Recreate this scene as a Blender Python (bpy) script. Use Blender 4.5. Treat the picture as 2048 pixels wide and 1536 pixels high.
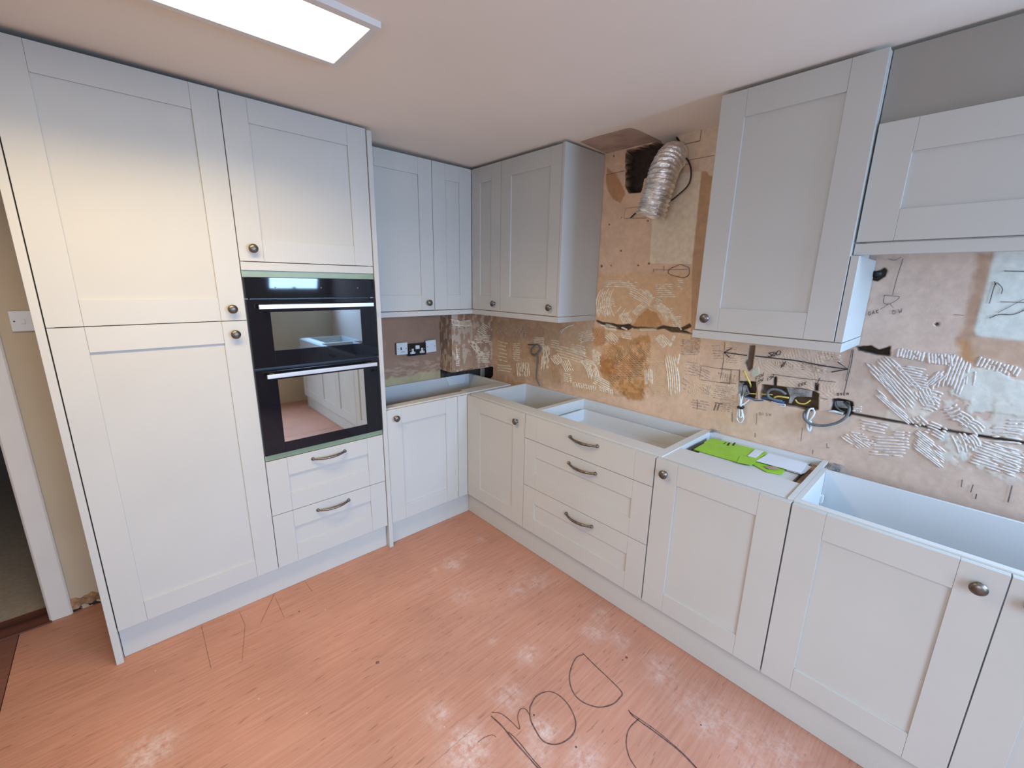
import bpy, bmesh, math, random
import numpy as np
from mathutils import Vector, Matrix
random.seed(7); RNG = np.random.default_rng(7)
S = bpy.context.scene; COL = S.collection
for o in list(bpy.data.objects): bpy.data.objects.remove(o)

# ---------------------------------------------------------------- camera, world, light, exposure
CAM = np.array([-2.1423, -2.6959, 1.5862]); YAW, PIT, ROL, FPX = .7491, -.2353, .0179, 846.75
F_ = np.array([math.sin(YAW)*math.cos(PIT), math.cos(YAW)*math.cos(PIT), math.sin(PIT)])
_R = np.array([math.cos(YAW), -math.sin(YAW), 0]); _U = np.cross(_R, F_)
R_ = _R*math.cos(ROL)+_U*math.sin(ROL); U_ = -_R*math.sin(ROL)+_U*math.cos(ROL)
cd = bpy.data.cameras.new('camera'); cam = bpy.data.objects.new('camera', cd); COL.objects.link(cam)
cd.sensor_width = 36; cd.lens = FPX*36/2048; cd.clip_start = .02; cd.clip_end = 60
M = Matrix(((R_[0], U_[0], -F_[0], CAM[0]), (R_[1], U_[1], -F_[1], CAM[1]), (R_[2], U_[2], -F_[2], CAM[2]), (0, 0, 0, 1)))
cam.matrix_world = M; S.camera = cam

w = bpy.data.worlds.new('daylight'); S.world = w; w.use_nodes = True
w.node_tree.nodes['Background'].inputs[0].default_value = (.60, .78, 1, 1)
w.node_tree.nodes['Background'].inputs[1].default_value = .5
S.view_settings.view_transform = 'Standard'; S.view_settings.look = 'None'; S.view_settings.gamma = 1
S.view_settings.use_curve_mapping = False
S.view_settings.exposure = 0.04
LED_COLOR, LED_STRENGTH = (1, .90, .74), 4.0

def area(name, loc, rot, sx, sy, power, col, spread=180):
    l = bpy.data.lights.new(name, 'AREA'); l.shape = 'RECTANGLE'; l.size = sx; l.size_y = sy; l.energy = power; l.color = col; l.spread = math.radians(spread)
    o = bpy.data.objects.new(name, l); COL.objects.link(o); o.location = loc; o.rotation_euler = [math.radians(r) for r in rot]; return o
# daylight entering through the glazed openings behind the camera (sky above, so it heads downward), an added side fill, and the ceiling panel's own light
area('glazed_door_daylight', (-1.92, -4.24, 1.15), (53, 0, 0), 1.35, 1.7, 50, (.54, .73, 1), 122)
area('window_daylight', (-.43, -4.24, 1.73), (70, 0, 0), .56, .56, 34, (.38, .63, 1), 130)
area('added_side_fill', (-3.54, -2.9, 1.45), (86, 0, -90), 1.0, 1.0, 11.5, (.62, .78, 1), 115)  # added fill from the unseen side, not a known window
area('led_panel_light', (-2.083, -1.206, 2.2955), (0, 0, 0), 1.19, .265, 17.5, (1, .74, .385), 143)

# ---------------------------------------------------------------- helpers
def at(u, v, ax, val):
    d = F_+R_*(u-1024)/FPX-U_*(v-768)/FPX; i = 'xyz'.index(ax); t = (val-CAM[i])/d[i]
    return CAM+d*t
def zm(sc, ox, oy): return lambda u, v: (ox+u/sc, oy+v/sc)
Z1 = zm(4.5175, 1100, 480); Z2 = zm(5.486, 740, 620); Z3 = zm(2.9534, 1640, 480); Z4 = zm(6.827, 1440, 680); Z7 = zm(5.12, 1140, 220)

WORG = {}
def place(o, parent, org):
    po = WORG.get(parent.name, Vector((0, 0, 0))) if parent else Vector((0, 0, 0))
    o.location = Vector(org)-po
    if parent: o.parent = parent
    WORG[o.name] = Vector(org)
def tag(o, label=None, cat=None, group=None, kind=None):
    if label: o['label'] = label
    if cat: o['category'] = cat
    if group: o['group'] = group
    if kind: o['kind'] = kind
    return o
def empty(name, loc, label=None, cat=None, group=None, parent=None):
    o = bpy.data.objects.new(name, None); COL.objects.link(o); o.empty_display_size = .05
    place(o, parent, loc); return tag(o, label, cat, group)
class MB:
    def __init__(s): s.v = []; s.f = []; s.smooth = False
    def box(s, a, b):
        x0, x1 = sorted((a[0], b[0])); y0, y1 = sorted((a[1], b[1])); z0, z1 = sorted((a[2], b[2])); n = len(s.v)
        s.v += [(x0,y0,z0),(x1,y0,z0),(x1,y1,z0),(x0,y1,z0),(x0,y0,z1),(x1,y0,z1),(x1,y1,z1),(x0,y1,z1)]
        s.f += [tuple(n+i for i in q) for q in ((0,3,2,1),(4,5,6,7),(0,1,5,4),(1,2,6,5),(2,3,7,6),(3,0,4,7))]
        return s
    def hexa(s, pts):
        n = len(s.v); s.v += [tuple(p) for p in pts]
        s.f += [tuple(n+i for i in q) for q in ((0,3,2,1),(4,5,6,7),(0,1,5,4),(1,2,6,5),(2,3,7,6),(3,0,4,7))]
        return s
    def prism(s, pts, off):
        n = len(s.v); k = len(pts); off = Vector(off)
        s.v += [tuple(p) for p in pts]+[tuple(Vector(p)+off) for p in pts]
        s.f.append(tuple(range(n, n+k))); s.f.append(tuple(range(n+2*k-1, n+k-1, -1)))
        for i in range(k): j = (i+1) % k; s.f.append((n+i, n+k+i, n+k+j, n+j))
        return s
    def tube(s, pts, r, seg=8, ell=None, caps=True):
        pts = [Vector(p) for p in pts]; n0 = len(s.v); rr = r if isinstance(r, (list, tuple, np.ndarray)) else [r]*len(pts)
        up = None
        for i, p in enumerate(pts):
            t = (pts[min(i+1, len(pts)-1)]-pts[max(i-1, 0)]).normalized()
            if up is None:
                up = Vector((0, 0, 1)) if abs(t.z) < .9 else Vector((1, 0, 0))
            a = (up-t*up.dot(t)).normalized(); b = t.cross(a); up = a
            e = ell or (1, 1)
            for k in range(seg):
                th = 2*math.pi*k/seg
                s.v.append(tuple(p+a*math.cos(th)*rr[i]*e[0]+b*math.sin(th)*rr[i]*e[1]))
        for i in range(len(pts)-1):
            for k in range(seg):
                k2 = (k+1) % seg; q = n0+i*seg
                s.f.append((q+k, q+k2, q+seg+k2, q+seg+k))
        if caps:
            s.f.append(tuple(n0+k for k in range(seg))[::-1]); s.f.append(tuple(n0+(len(pts)-1)*seg+k for k in range(seg)))
        return s
    def lathe(s, base, axis, prof, seg=20):
        base = Vector(base); axis = Vector(axis).normalized()
        a = (Vector((0, 0, 1))-axis*axis.z).normalized() if abs(axis.z) < .9 else Vector((1, 0, 0)); b = axis.cross(a)
        n0 = len(s.v)
        for r, h in prof:
            for k in range(seg):
                th = 2*math.pi*k/seg; s.v.append(tuple(base+axis*h+(a*math.cos(th)+b*math.sin(th))*max(r, 1e-5)))
        for i in range(len(prof)-1):
            for k in range(seg):
                k2 = (k+1) % seg; q = n0+i*seg; s.f.append((q+k, q+k2, q+seg+k2, q+seg+k))
        s.f.append(tuple(n0+k for k in range(seg))[::-1]); s.f.append(tuple(n0+(len(prof)-1)*seg+k for k in range(seg)))
        return s
    def build(s, name, mat, parent=None, bevel=0, smooth=False, kind=None, label=None, fix=True, org=None):
        V = np.array(s.v, float)
        if org is None: org = ((V[:, 0].min()+V[:, 0].max())/2, (V[:, 1].min()+V[:, 1].max())/2, V[:, 2].min())
        V = V-np.array(org)
        me = bpy.data.meshes.new(name); me.from_pydata(V.tolist(), [], s.f)
        if fix:
            bm = bmesh.new(); bm.from_mesh(me); bmesh.ops.recalc_face_normals(bm, faces=bm.faces); bm.to_mesh(me); bm.free()
        if mat: me.materials.append(mat)
        if smooth: me.polygons.foreach_set('use_smooth', [True]*len(me.polygons))
        o = bpy.data.objects.new(name, me); COL.objects.link(o); place(o, parent, org)
        if bevel:
            m = o.modifiers.new('bevel', 'BEVEL'); m.width = bevel; m.segments = 2; m.limit_method = 'ANGLE'; m.angle_limit = math.radians(40)
            me.polygons.foreach_set('use_smooth', [True]*len(me.polygons))
            m.harden_normals = True
        if kind: o['kind'] = kind
        if label: o['label'] = label
        return o
def spline(pts, n=8):
    P = [np.array(p, float) for p in pts]; P = [2*P[0]-P[1]]+P+[2*P[-1]-P[-2]]; out = []
    for i in range(1, len(P)-2):
        for k in range(n):
            t = k/n; a, b, c, d = P[i-1:i+3]
            out.append(.5*((2*b)+(-a+c)*t+(2*a-5*b+4*c-d)*t*t+(-a+3*b-3*c+d)*t**3))
    out.append(P[-2]); return out

# ---------------------------------------------------------------- materials
def mat(name, col, rough=.5, metal=0, spec=.5, nscale=0, namt=.06, bump=0, bscale=200, coat=0, col2=None, stretch=None):
    m = bpy.data.materials.new(name); m.use_nodes = True; nt = m.node_tree; b = nt.nodes['Principled BSDF']
    b.inputs['Base Color'].default_value = (*col, 1); b.inputs['Roughness'].default_value = rough
    b.inputs['Metallic'].default_value = metal; b.inputs['Specular IOR Level'].default_value = spec; b.inputs['Coat Weight'].default_value = coat
    if nscale or bump:
        tc = nt.nodes.new('ShaderNodeTexCoord'); mp = nt.nodes.new('ShaderNodeMapping'); nt.links.new(tc.outputs['Object'], mp.inputs[0])
        if stretch: mp.inputs['Scale'].default_value = stretch
    if nscale:
        n = nt.nodes.new('ShaderNodeTexNoise'); n.inputs['Scale'].default_value = nscale; n.inputs['Detail'].default_value = 6
        nt.links.new(mp.outputs[0], n.inputs[0])
        r = nt.nodes.new('ShaderNodeValToRGB'); r.color_ramp.elements[0].position = .35; r.color_ramp.elements[1].position = .65
        c2 = col2 or tuple(c*(1-2*namt) for c in col); c1 = col if col2 else tuple(min(1, c*(1+namt)) for c in col)
        r.color_ramp.elements[0].color = (*c2, 1); r.color_ramp.elements[1].color = (*c1, 1)
        nt.links.new(n.outputs[0], r.inputs[0]); nt.links.new(r.outputs[0], b.inputs['Base Color'])
    if bump:
        n2 = nt.nodes.new('ShaderNodeTexNoise'); n2.inputs['Scale'].default_value = bscale; n2.inputs['Detail'].default_value = 4
        nt.links.new(mp.outputs[0], n2.inputs[0]); bp = nt.nodes.new('ShaderNodeBump'); bp.inputs['Strength'].default_value = bump; bp.inputs['Distance'].default_value = .002
        nt.links.new(n2.outputs[0], bp.inputs['Height']); nt.links.new(bp.outputs[0], b.inputs['Normal'])
    return m
def attr_mat(name, rough=.85, bump=.35, mottle=.12):
    m = bpy.data.materials.new(name); m.use_nodes = True; nt = m.node_tree; b = nt.nodes['Principled BSDF']
    b.inputs['Roughness'].default_value = rough; b.inputs['Specular IOR Level'].default_value = .25
    a = nt.nodes.new('ShaderNodeAttribute'); a.attribute_name = 'Col'
    tc = nt.nodes.new('ShaderNodeTexCoord')
    n = nt.nodes.new('ShaderNodeTexNoise'); n.inputs['Scale'].default_value = 38; n.inputs['Detail'].default_value = 9; n.inputs['Roughness'].default_value = .7
    nt.links.new(tc.outputs['Object'], n.inputs[0])
    mr = nt.nodes.new('ShaderNodeMapRange'); mr.inputs[1].default_value = .3; mr.inputs[2].default_value = .7; mr.inputs[3].default_value = 1-mottle; mr.inputs[4].default_value = 1+mottle
    nt.links.new(n.outputs[0], mr.inputs[0])
    mx = nt.nodes.new('ShaderNodeMix'); mx.data_type = 'RGBA'; mx.blend_type = 'MULTIPLY'; mx.inputs[0].default_value = 1
    nt.links.new(a.outputs['Color'], mx.inputs[6]); nt.links.new(mr.outputs[0], mx.inputs[7]); nt.links.new(mx.outputs[2], b.inputs['Base Color'])
    bp = nt.nodes.new('ShaderNodeBump'); bp.inputs['Strength'].default_value = bump; bp.inputs['Distance'].default_value = .003
    nt.links.new(n.outputs[0], bp.inputs['Height']); nt.links.new(bp.outputs[0], b.inputs['Normal'])
    return m
PAINT = mat('painted_dove_grey', (.53, .515, .475), .42, nscale=3, namt=.015, bump=.04, bscale=120, spec=.4)
PANELM = mat('panel_dove_grey', (.53, .515, .475), .5, nscale=3, namt=.015, spec=.35)
CARC = mat('carcass_melamine', (.62, .60, .56), .4, nscale=4, namt=.01)
CARCIN = mat('carcass_inside_grey', (.62, .63, .63), .45, nscale=4, namt=.01)
PEWTER = mat('antique_pewter', (.20, .175, .15), .36, metal=.9, nscale=60, namt=.2)
BLACKG = mat('black_glass', (.006, .007, .012), .04, spec=.4)
BLACKM = mat('black_enamel', (.015, .015, .018), .35, nscale=20, namt=.1)
STEEL = mat('brushed_steel', (.72, .71, .73), .3, metal=.75, nscale=80, namt=.05, stretch=(.05, 1, 1))
CHROME = mat('chrome_wire', (.8, .8, .8), .2, metal=1)
FILM = mat('green_protective_film', (.235, .30, .19), .35, nscale=8, namt=.05)
CEIL = mat('ceiling_white_paint', (.88, .80, .70), .8, nscale=2, namt=.015, bump=.05, bscale=60)
CEILP = mat('bare_plaster_pink', (.50, .37, .30), .85, nscale=9, namt=.12, bump=.1, bscale=40)
WALLC = mat('cream_wall_paint', (.55, .45, .32), .75, nscale=3, namt=.03, bump=.06, bscale=80)
WHITEP = mat('white_gloss_paint', (.74, .71, .67), .35, nscale=5, namt=.02)
PLATE = mat('white_plastic', (.74, .74, .74), .3, nscale=8, namt=.02)
BLACKP = mat('black_nickel', (.03, .03, .032), .25, metal=.5, nscale=30, namt=.2)
BLACKR = mat('black_rubber_cable', (.02, .02, .022), .55, nscale=50, namt=.2)
GREYC = mat('grey_pvc_cable', (.14, .145, .155), .5, nscale=50, namt=.1)
WHITEC = mat('white_pvc_cable', (.72, .72, .72), .45, nscale=50, namt=.05)
YELC = mat('yellow_insulation', (.75, .55, .12), .45, nscale=50, namt=.1)
BLUEC = mat('blue_insulation', (.05, .11, .28), .45, nscale=50, namt=.1)
GALV = mat('galvanised_steel', (.42, .43, .44), .45, metal=.6, nscale=30, namt=.25)
FOIL = mat('crinkled_foil', (.90, .88, .85), .32, metal=1, nscale=25, namt=.12, bump=1.0, bscale=170)
GREEN = mat('lime_green_card', (.30, .58, .035), .4, nscale=12, namt=.04)
PAPER = mat('white_paper', (.74, .75, .78), .6, nscale=12, namt=.02)
INK = mat('black_ink', (.03, .025, .03), .7, nscale=40, namt=.2)
PENCIL = mat('pencil_grey', (.16, .12, .11), .8, nscale=90, namt=.3)
MARKER = mat('faded_marker_ink', (.13, .07, .06), .7, nscale=60, namt=.25)
SOFTW = mat('raw_timber', (.42, .27, .16), .7, nscale=18, namt=.3, stretch=(1, .1, 1))
CARD = mat('brown_packing', (.40, .27, .19), .7, nscale=20, namt=.1)
ADHC = mat('cream_tile_adhesive', (.88, .75, .57), .85, nscale=60, namt=.12, bump=.4, bscale=300)
ADHW = mat('white_tile_adhesive', (.72, .63, .56), .85, nscale=60, namt=.1, bump=.4, bscale=300)
ADHB = mat('brown_tile_adhesive', (.60, .42, .31), .85, nscale=60, namt=.2, bump=.4, bscale=300)
RUBBLE = mat('broken_masonry', (.30, .17, .09), .9, nscale=35, namt=.5, bump=1, bscale=90)
CARPET = mat('beige_carpet', (.38, .31, .24), .95, nscale=60, namt=.05)
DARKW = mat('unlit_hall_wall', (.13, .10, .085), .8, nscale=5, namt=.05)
THRESH = mat('dark_hardwood', (.13, .05, .035), .5, nscale=14, namt=.3, stretch=(.1, 1, 1))
GLASSW = mat('window_glass', (1, 1, 1), 0)
_nt = GLASSW.node_tree; _tr = _nt.nodes.new('ShaderNodeBsdfTransparent'); _gl = _nt.nodes.new('ShaderNodeBsdfGlossy'); _gl.inputs[1].default_value = .01
_mx = _nt.nodes.new('ShaderNodeMixShader'); _mx.inputs[0].default_value = .06; _nt.links.new(_tr.outputs[0], _mx.inputs[1]); _nt.links.new(_gl.outputs[0], _mx.inputs[2]); _nt.links.new(_mx.outputs[0], _nt.nodes['Material Output'].inputs[0])
def oven_glass(name, tint, fac, gl):
    m = bpy.data.materials.new(name); m.use_nodes = True; nt = m.node_tree
    tr = nt.nodes.new('ShaderNodeBsdfTransparent'); tr.inputs[0].default_value = (*tint, 1)
    g = nt.nodes.new('ShaderNodeBsdfGlossy'); g.inputs[0].default_value = (*gl, 1); g.inputs[1].default_value = .025
    mx = nt.nodes.new('ShaderNodeMixShader'); mx.inputs[0].default_value = fac
    nt.links.new(tr.outputs[0], mx.inputs[1]); nt.links.new(g.outputs[0], mx.inputs[2]); nt.links.new(mx.outputs[0], nt.nodes['Material Output'].inputs[0]); return m
OVG1 = oven_glass('coated_upper_oven_glass', (.4, .5, .55), .7, (.72, .84, .92))
OVG2 = oven_glass('coated_lower_oven_glass', (.5, .55, .58), .75, (.90, .92, .90))
LED = bpy.data.materials.new('led_diffuser'); LED.use_nodes = True
_nt = LED.node_tree; _e = _nt.nodes.new('ShaderNodeEmission'); _e.inputs[0].default_value = (*LED_COLOR, 1); _e.inputs[1].default_value = LED_STRENGTH
_nt.links.new(_e.outputs[0], _nt.nodes['Material Output'].inputs[0])

# hardboard floor: grain along x, with dust attribute
def floor_mat(name, ca, cb, dust=True):
    m = bpy.data.materials.new(name); m.use_nodes = True; nt = m.node_tree; N = nt.nodes; L = nt.links; b = N['Principled BSDF']
    b.inputs['Roughness'].default_value = .5; b.inputs['Specular IOR Level'].default_value = .35
    geo = N.new('ShaderNodeTexCoord'); mp = N.new('ShaderNodeMapping'); mp.inputs['Scale'].default_value = (1.2, 26, 1); L.new(geo.outputs['Object'], mp.inputs[0])
    n1 = N.new('ShaderNodeTexNoise'); n1.inputs['Scale'].default_value = 3.2; n1.inputs['Detail'].default_value = 8; n1.inputs['Roughness'].default_value = .65; L.new(mp.outputs[0], n1.inputs[0])
    r1 = N.new('ShaderNodeValToRGB'); r1.color_ramp.elements[0].position = .25; r1.color_ramp.elements[1].position = .72
    r1.color_ramp.elements[0].color = (*cb, 1); r1.color_ramp.elements[1].color = (*ca, 1); L.new(n1.outputs[0], r1.inputs[0])
    n2 = N.new('ShaderNodeTexNoise'); n2.inputs['Scale'].default_value = 2.6; n2.inputs['Detail'].default_value = 3; L.new(geo.outputs['Object'], n2.inputs[0])
    mr = N.new('ShaderNodeMapRange'); mr.inputs[1].default_value = .3; mr.inputs[2].default_value = .7; mr.inputs[3].default_value = .90; mr.inputs[4].default_value = 1.10; L.new(n2.outputs[0], mr.inputs[0])
    mx = N.new('ShaderNodeMix'); mx.data_type = 'RGBA'; mx.blend_type = 'MULTIPLY'; mx.inputs[0].default_value = 1; L.new(r1.outputs[0], mx.inputs[6]); L.new(mr.outputs[0], mx.inputs[7])
    # short dark flecks along the grain
    mp3 = N.new('ShaderNodeMapping'); mp3.inputs['Scale'].default_value = (9, 60, 1); L.new(geo.outputs['Object'], mp3.inputs[0])
    n4 = N.new('ShaderNodeTexNoise'); n4.inputs['Scale'].default_value = 1.5; n4.inputs['Detail'].default_value = 2; L.new(mp3.outputs[0], n4.inputs[0])
    fr = N.new('ShaderNodeMapRange'); fr.inputs[1].default_value = .64; fr.inputs[2].default_value = .71; L.new(n4.outputs[0], fr.inputs[0])
    mf = N.new('ShaderNodeMix'); mf.data_type = 'RGBA'; mf.inputs[7].default_value = (.20, .10, .07, 1)
    fm = N.new('ShaderNodeMath'); fm.operation = 'MULTIPLY'; fm.inputs[1].default_value = .6; L.new(fr.outputs[0], fm.inputs[0]); L.new(fm.outputs[0], mf.inputs[0]); L.new(mx.outputs[2], mf.inputs[6])
    # plaster dust
    a = N.new('ShaderNodeAttribute'); a.attribute_name = 'dust'
    n3 = N.new('ShaderNodeTexNoise'); n3.inputs['Scale'].default_value = 30; n3.inputs['Detail'].default_value = 8; n3.inputs['Roughness'].default_value = .75; L.new(geo.outputs['Object'], n3.inputs[0])
    md = N.new('ShaderNodeMapRange'); md.inputs[1].default_value = .38; md.inputs[2].default_value = .66; L.new(n3.outputs[0], md.inputs[0])
    mm = N.new('ShaderNodeMath'); mm.operation = 'MULTIPLY'; L.new(a.outputs['Fac'], mm.inputs[0]); L.new(md.outputs[0], mm.inputs[1])
    # sparse specks
    vo = N.new('ShaderNodeTexVoronoi'); vo.inputs['Scale'].default_value = 17; L.new(geo.outputs['Object'], vo.inputs[0])
    ms = N.new('ShaderNodeMapRange'); ms.inputs[1].default_value = .07; ms.inputs[2].default_value = .03; L.new(vo.outputs['Distance'], ms.inputs[0])
    sp = N.new('ShaderNodeSeparateColor'); L.new(vo.outputs['Color'], sp.inputs[0])
    gt = N.new('ShaderNodeMath'); gt.operation = 'GREATER_THAN'; gt.inputs[1].default_value = .70; L.new(sp.outputs[0], gt.inputs[0])
    mu = N.new('ShaderNodeMath'); mu.operation = 'MULTIPLY'; L.new(ms.outputs[0], mu.inputs[0]); L.new(gt.outputs[0], mu.inputs[1])
    mu2 = N.new('ShaderNodeMath'); mu2.operation = 'MULTIPLY'; mu2.inputs[1].default_value = .5; L.new(mu.outputs[0], mu2.inputs[0])
    ad = N.new('ShaderNodeMath'); ad.operation = 'ADD'; ad.use_clamp = True; L.new(mm.outputs[0], ad.inputs[0]); L.new(mu2.outputs[0], ad.inputs[1])
    mz = N.new('ShaderNodeMix'); mz.data_type = 'RGBA'; mz.inputs[7].default_value = (.66, .56, .52, 1); L.new(mf.outputs[2], mz.inputs[6]); L.new(ad.outputs[0], mz.inputs[0])
    L.new(mz.outputs[2], b.inputs['Base Color'])
    bp = N.new('ShaderNodeBump'); bp.inputs['Strength'].default_value = .12; bp.inputs['Distance'].default_value = .001; L.new(n1.outputs[0], bp.inputs['Height']); L.new(bp.outputs[0], b.inputs['Normal'])
    return m
FLOORM = floor_mat('red_brown_hardboard', (.50, .262, .185), (.385, .165, .105))
FLOORR = floor_mat('dark_red_board', (.22, .10, .07), (.15, .06, .045))

# ---------------------------------------------------------------- dimensions
D = .529; DP = .4995; T = .866; DW = .339
def LM(u, d, z): return (u, -d, z)      # oven wall run: u is x, d is distance out from the wall
def RM(u, d, z): return (-d, u, z)      # right wall run: u is y
def czl(x): return 2.297-.011*x         # ceiling height

# ---------------------------------------------------------------- numpy noise and painting
def fbm(X, Y, sc, octv=4, seed=0):
    out = 0; amp = 1; tot = 0; rg = np.random.default_rng(seed)
    for o in range(octv):
        G = rg.random((256, 256)); x = X*sc; y = Y*sc; xi = np.floor(x).astype(int); yi = np.floor(y).astype(int); fx = x-xi; fy = y-yi
        fx = fx*fx*(3-2*fx); fy = fy*fy*(3-2*fy)
        g = lambda a, b: G[a % 256, b % 256]
        out = out+amp*((g(xi, yi)*(1-fx)+g(xi+1, yi)*fx)*(1-fy)+(g(xi, yi+1)*(1-fx)+g(xi+1, yi+1)*fx)*fy); tot += amp; amp *= .5; sc *= 2.03
    return out/tot
def sdf(X, Y, P):
    P = np.array(P, float); d = np.full(X.shape, 1e9); ins = np.zeros(X.shape, bool)
    for i in range(len(P)):
        a = P[i]; b = P[(i+1) % len(P)]; e = b-a; L = max(e@e, 1e-12)
        t = np.clip(((X-a[0])*e[0]+(Y-a[1])*e[1])/L, 0, 1); d = np.minimum(d, (X-a[0]-t*e[0])**2+(Y-a[1]-t*e[1])**2)
        c = ((a[1] > Y) != (b[1] > Y)) & (X < (b[0]-a[0])*(Y-a[1])/(b[1]-a[1]+1e-12)+a[0]); ins ^= c
    return np.where(ins, -1, 1)*np.sqrt(d)
def sstep(x, a, b): t = np.clip((x-a)/(b-a), 0, 1); return t*t*(3-2*t)

# ================================================================ STRUCTURE
attr_mat('stripped_plaster', mottle=.06)
def plaster_panel(name, axis, val, a0, a1, z0, z1, cfun, parent=None, back=.02, step=.005, hamp=.002):
    us = np.arange(a0, a1+1e-6, step); zz = np.arange(z0, z1+1e-6, step); A, Z = np.meshgrid(us, zz, indexing='ij')
    c, hgt = cfun(A, Z); hgt = hgt+(fbm(A+3, Z+5, 30, 4, 9)-.5)*hamp
    if axis == 'y': V = np.stack([A, val-hgt, Z], -1)
    else: V = np.stack([val-hgt, A, Z], -1)
    V = V.reshape(-1, 3); nn = A.shape; ix = np.arange(V.shape[0]).reshape(nn)
    Fq = np.stack([ix[:-1, :-1], ix[1:, :-1], ix[1:, 1:], ix[:-1, 1:]], -1).reshape(-1, 4)
    me = bpy.data.meshes.new(name); me.from_pydata(V.tolist(), [], Fq.tolist()); ca = me.attributes.new('Col', 'FLOAT_COLOR', 'POINT')
    cc = np.ones((len(V), 4), np.float32); cc[:, :3] = np.clip(c, .01, .9).reshape(-1, 3); ca.data.foreach_set('color', cc.ravel())
    me.materials.append(bpy.data.materials['stripped_plaster']); me.polygons.foreach_set('use_smooth', [True]*len(me.polygons))
    o = bpy.data.objects.new(name, me); COL.objects.link(o); place(o, parent, (0, 0, 0)); return o
def struct(name, mb, m, **k):
    o = mb.build(name, m, **k); o['kind'] = 'structure'; return o

# ---- floor: sheets of hardboard
fl = struct('floor', MB().box((-3.7, -4.55, -.06), (.1, .12, -.0125)), mat('subfloor', (.10, .07, .05), .9, nscale=9, namt=.2))
def sheet(x0, x1, y0, y1, m, blobs=(), step=.02):
    nx = max(2, int((x1-x0)/step)); ny = max(2, int((y1-y0)/step))
    xs = np.linspace(x0, x1, nx+1); ys = np.linspace(y0, y1, ny+1); X, Y = np.meshgrid(xs, ys, indexing='ij')
    V = np.stack([X, Y, np.zeros_like(X)], -1).reshape(-1, 3)
    idx = np.arange((nx+1)*(ny+1)).reshape(nx+1, ny+1)
    Fq = np.stack([idx[:-1, :-1], idx[1:, :-1], idx[1:, 1:], idx[:-1, 1:]], -1).reshape(-1, 4).tolist()
    n = len(V); V = np.vstack([V, [[x0, y0, -.012], [x1, y0, -.012], [x1, y1, -.012], [x0, y1, -.012]]])
    c = [idx[0, 0], idx[-1, 0], idx[-1, -1], idx[0, -1]]
    e0 = [int(i) for i in idx[:, 0]]; e1 = [int(i) for i in idx[-1, :]]; e2 = [int(i) for i in idx[::-1, -1]]; e3 = [int(i) for i in idx[0, ::-1]]
    Fq += [[n, n+1]+e0[::-1], [n+1, n+2]+e1[::-1], [n+2, n+3]+e2[::-1], [n+3, n]+e3[::-1], [n+3, n+2, n+1, n]]
    mb = MB(); mb.v = V.tolist(); mb.f = Fq
    o = mb.build('floor_sheet', m, fl, fix=False, org=(0, 0, 0))
    dv = .10*sstep(fbm(X+9, Y+9, 2.2, 4, 5), .45, .75)*sstep(X, -1.9, -1.0)
    for (u, v, r, s) in blobs:
        q = at(u, v, 'z', 0); dd = np.hypot(X-q[0], (Y-q[1]))+(.5-fbm(X+3, Y+3, 14, 3, 8))*r*.9
        dv = np.maximum(dv, s*np.exp(-(dd/r)**2))
    a = o.data.attributes.new('dust', 'FLOAT', 'POINT'); a.data.foreach_set('value', np.concatenate([dv.ravel(), np.zeros(4)]).astype(np.float32))
    return o
BL = [(905, 1128, .05, .75), (925, 1112, .03, .5), (1072, 1160, .09, .45), (1085, 1150, .05, .4), (1035, 1180, .06, .4), (925, 1190, .06, .45), (1055, 1310, .05, .65),
      (1020, 1390, .06, .5), (1085, 1470, .05, 1.0), (1075, 1500, .05, .7), (940, 1500, .07, 1.0), (930, 1530, .08, .9), (880, 1425, .05, .6), (1165, 1520, .06, .7),
      (1320, 1340, .07, .55), (1440, 1440, .12, .45), (1500, 1480, .12, .45), (1380, 1410, .07, .4), (1410, 1455, .04, .8), (1570, 1500, .1, .45), (1190, 1265, .05, .6), (1240, 1280, .05, .5),
      (300, 1500, .07, .8), (285, 1525, .06, .7), (1200, 1230, .05, .4), (960, 1080, .04, .3), (870, 1140, .015, .7), (1130, 1115, .01, .6), (985, 1282, .02, .6), (75, 1245, .02, .7)]
sheet(-2.676, .0, -1.729, -.4985, FLOORM, BL); sheet(-2.676, .0, -2.95, -1.7298, FLOORM, BL)
sheet(-2.676, .0, -.497, .03, FLOORM, BL, .03); sheet(-3.6, -2.679, -1.7, .03, FLOORR, (), .1)
sheet(-3.6, -2.679, -2.95, -1.703, FLOORM, (), .1); sheet(-3.6, -1.5, -4.3, -2.953, FLOORM, BL, .04); sheet(-1.497, 0, -4.3, -2.953, FLOORM, BL, .04)

def ribbon(mb, pts, w, n, axis, val, th=.0006, wob=.15):
    """thin raised stroke on the plane axis=val; pts are 3D points on it"""
    P = [Vector(p) for p in spline(pts, n)] if n > 1 else [Vector(p) for p in pts]
    nrm = {'x': Vector((-1, 0, 0)), 'y': Vector((0, -1, 0)), 'z': Vector((0, 0, 1))}[axis]; b = len(mb.v)
    for i, p in enumerate(P):
        t = (P[min(i+1, len(P)-1)]-P[max(i-1, 0)]); t.normalize() if t.length > 0 else None
        s = t.cross(nrm); ww = w*(1+random.uniform(-wob, wob))/2
        for q in (p-s*ww, p-s*ww+nrm*th, p+s*ww+nrm*th, p+s*ww): mb.v.append(tuple(q))
    for i in range(len(P)-1):
        q = b+4*i
        for k in range(3): mb.f.append((q+k, q+k+1, q+k+5, q+k+4))
    mb.f.append((b, b+1, b+2, b+3)); q = b+4*(len(P)-1); mb.f.append((q, q+1, q+2, q+3))
def px(pts, zf, ax, val): return [at(*(zf(u, v) if zf else (u, v)), ax, val) for u, v in pts]
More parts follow.
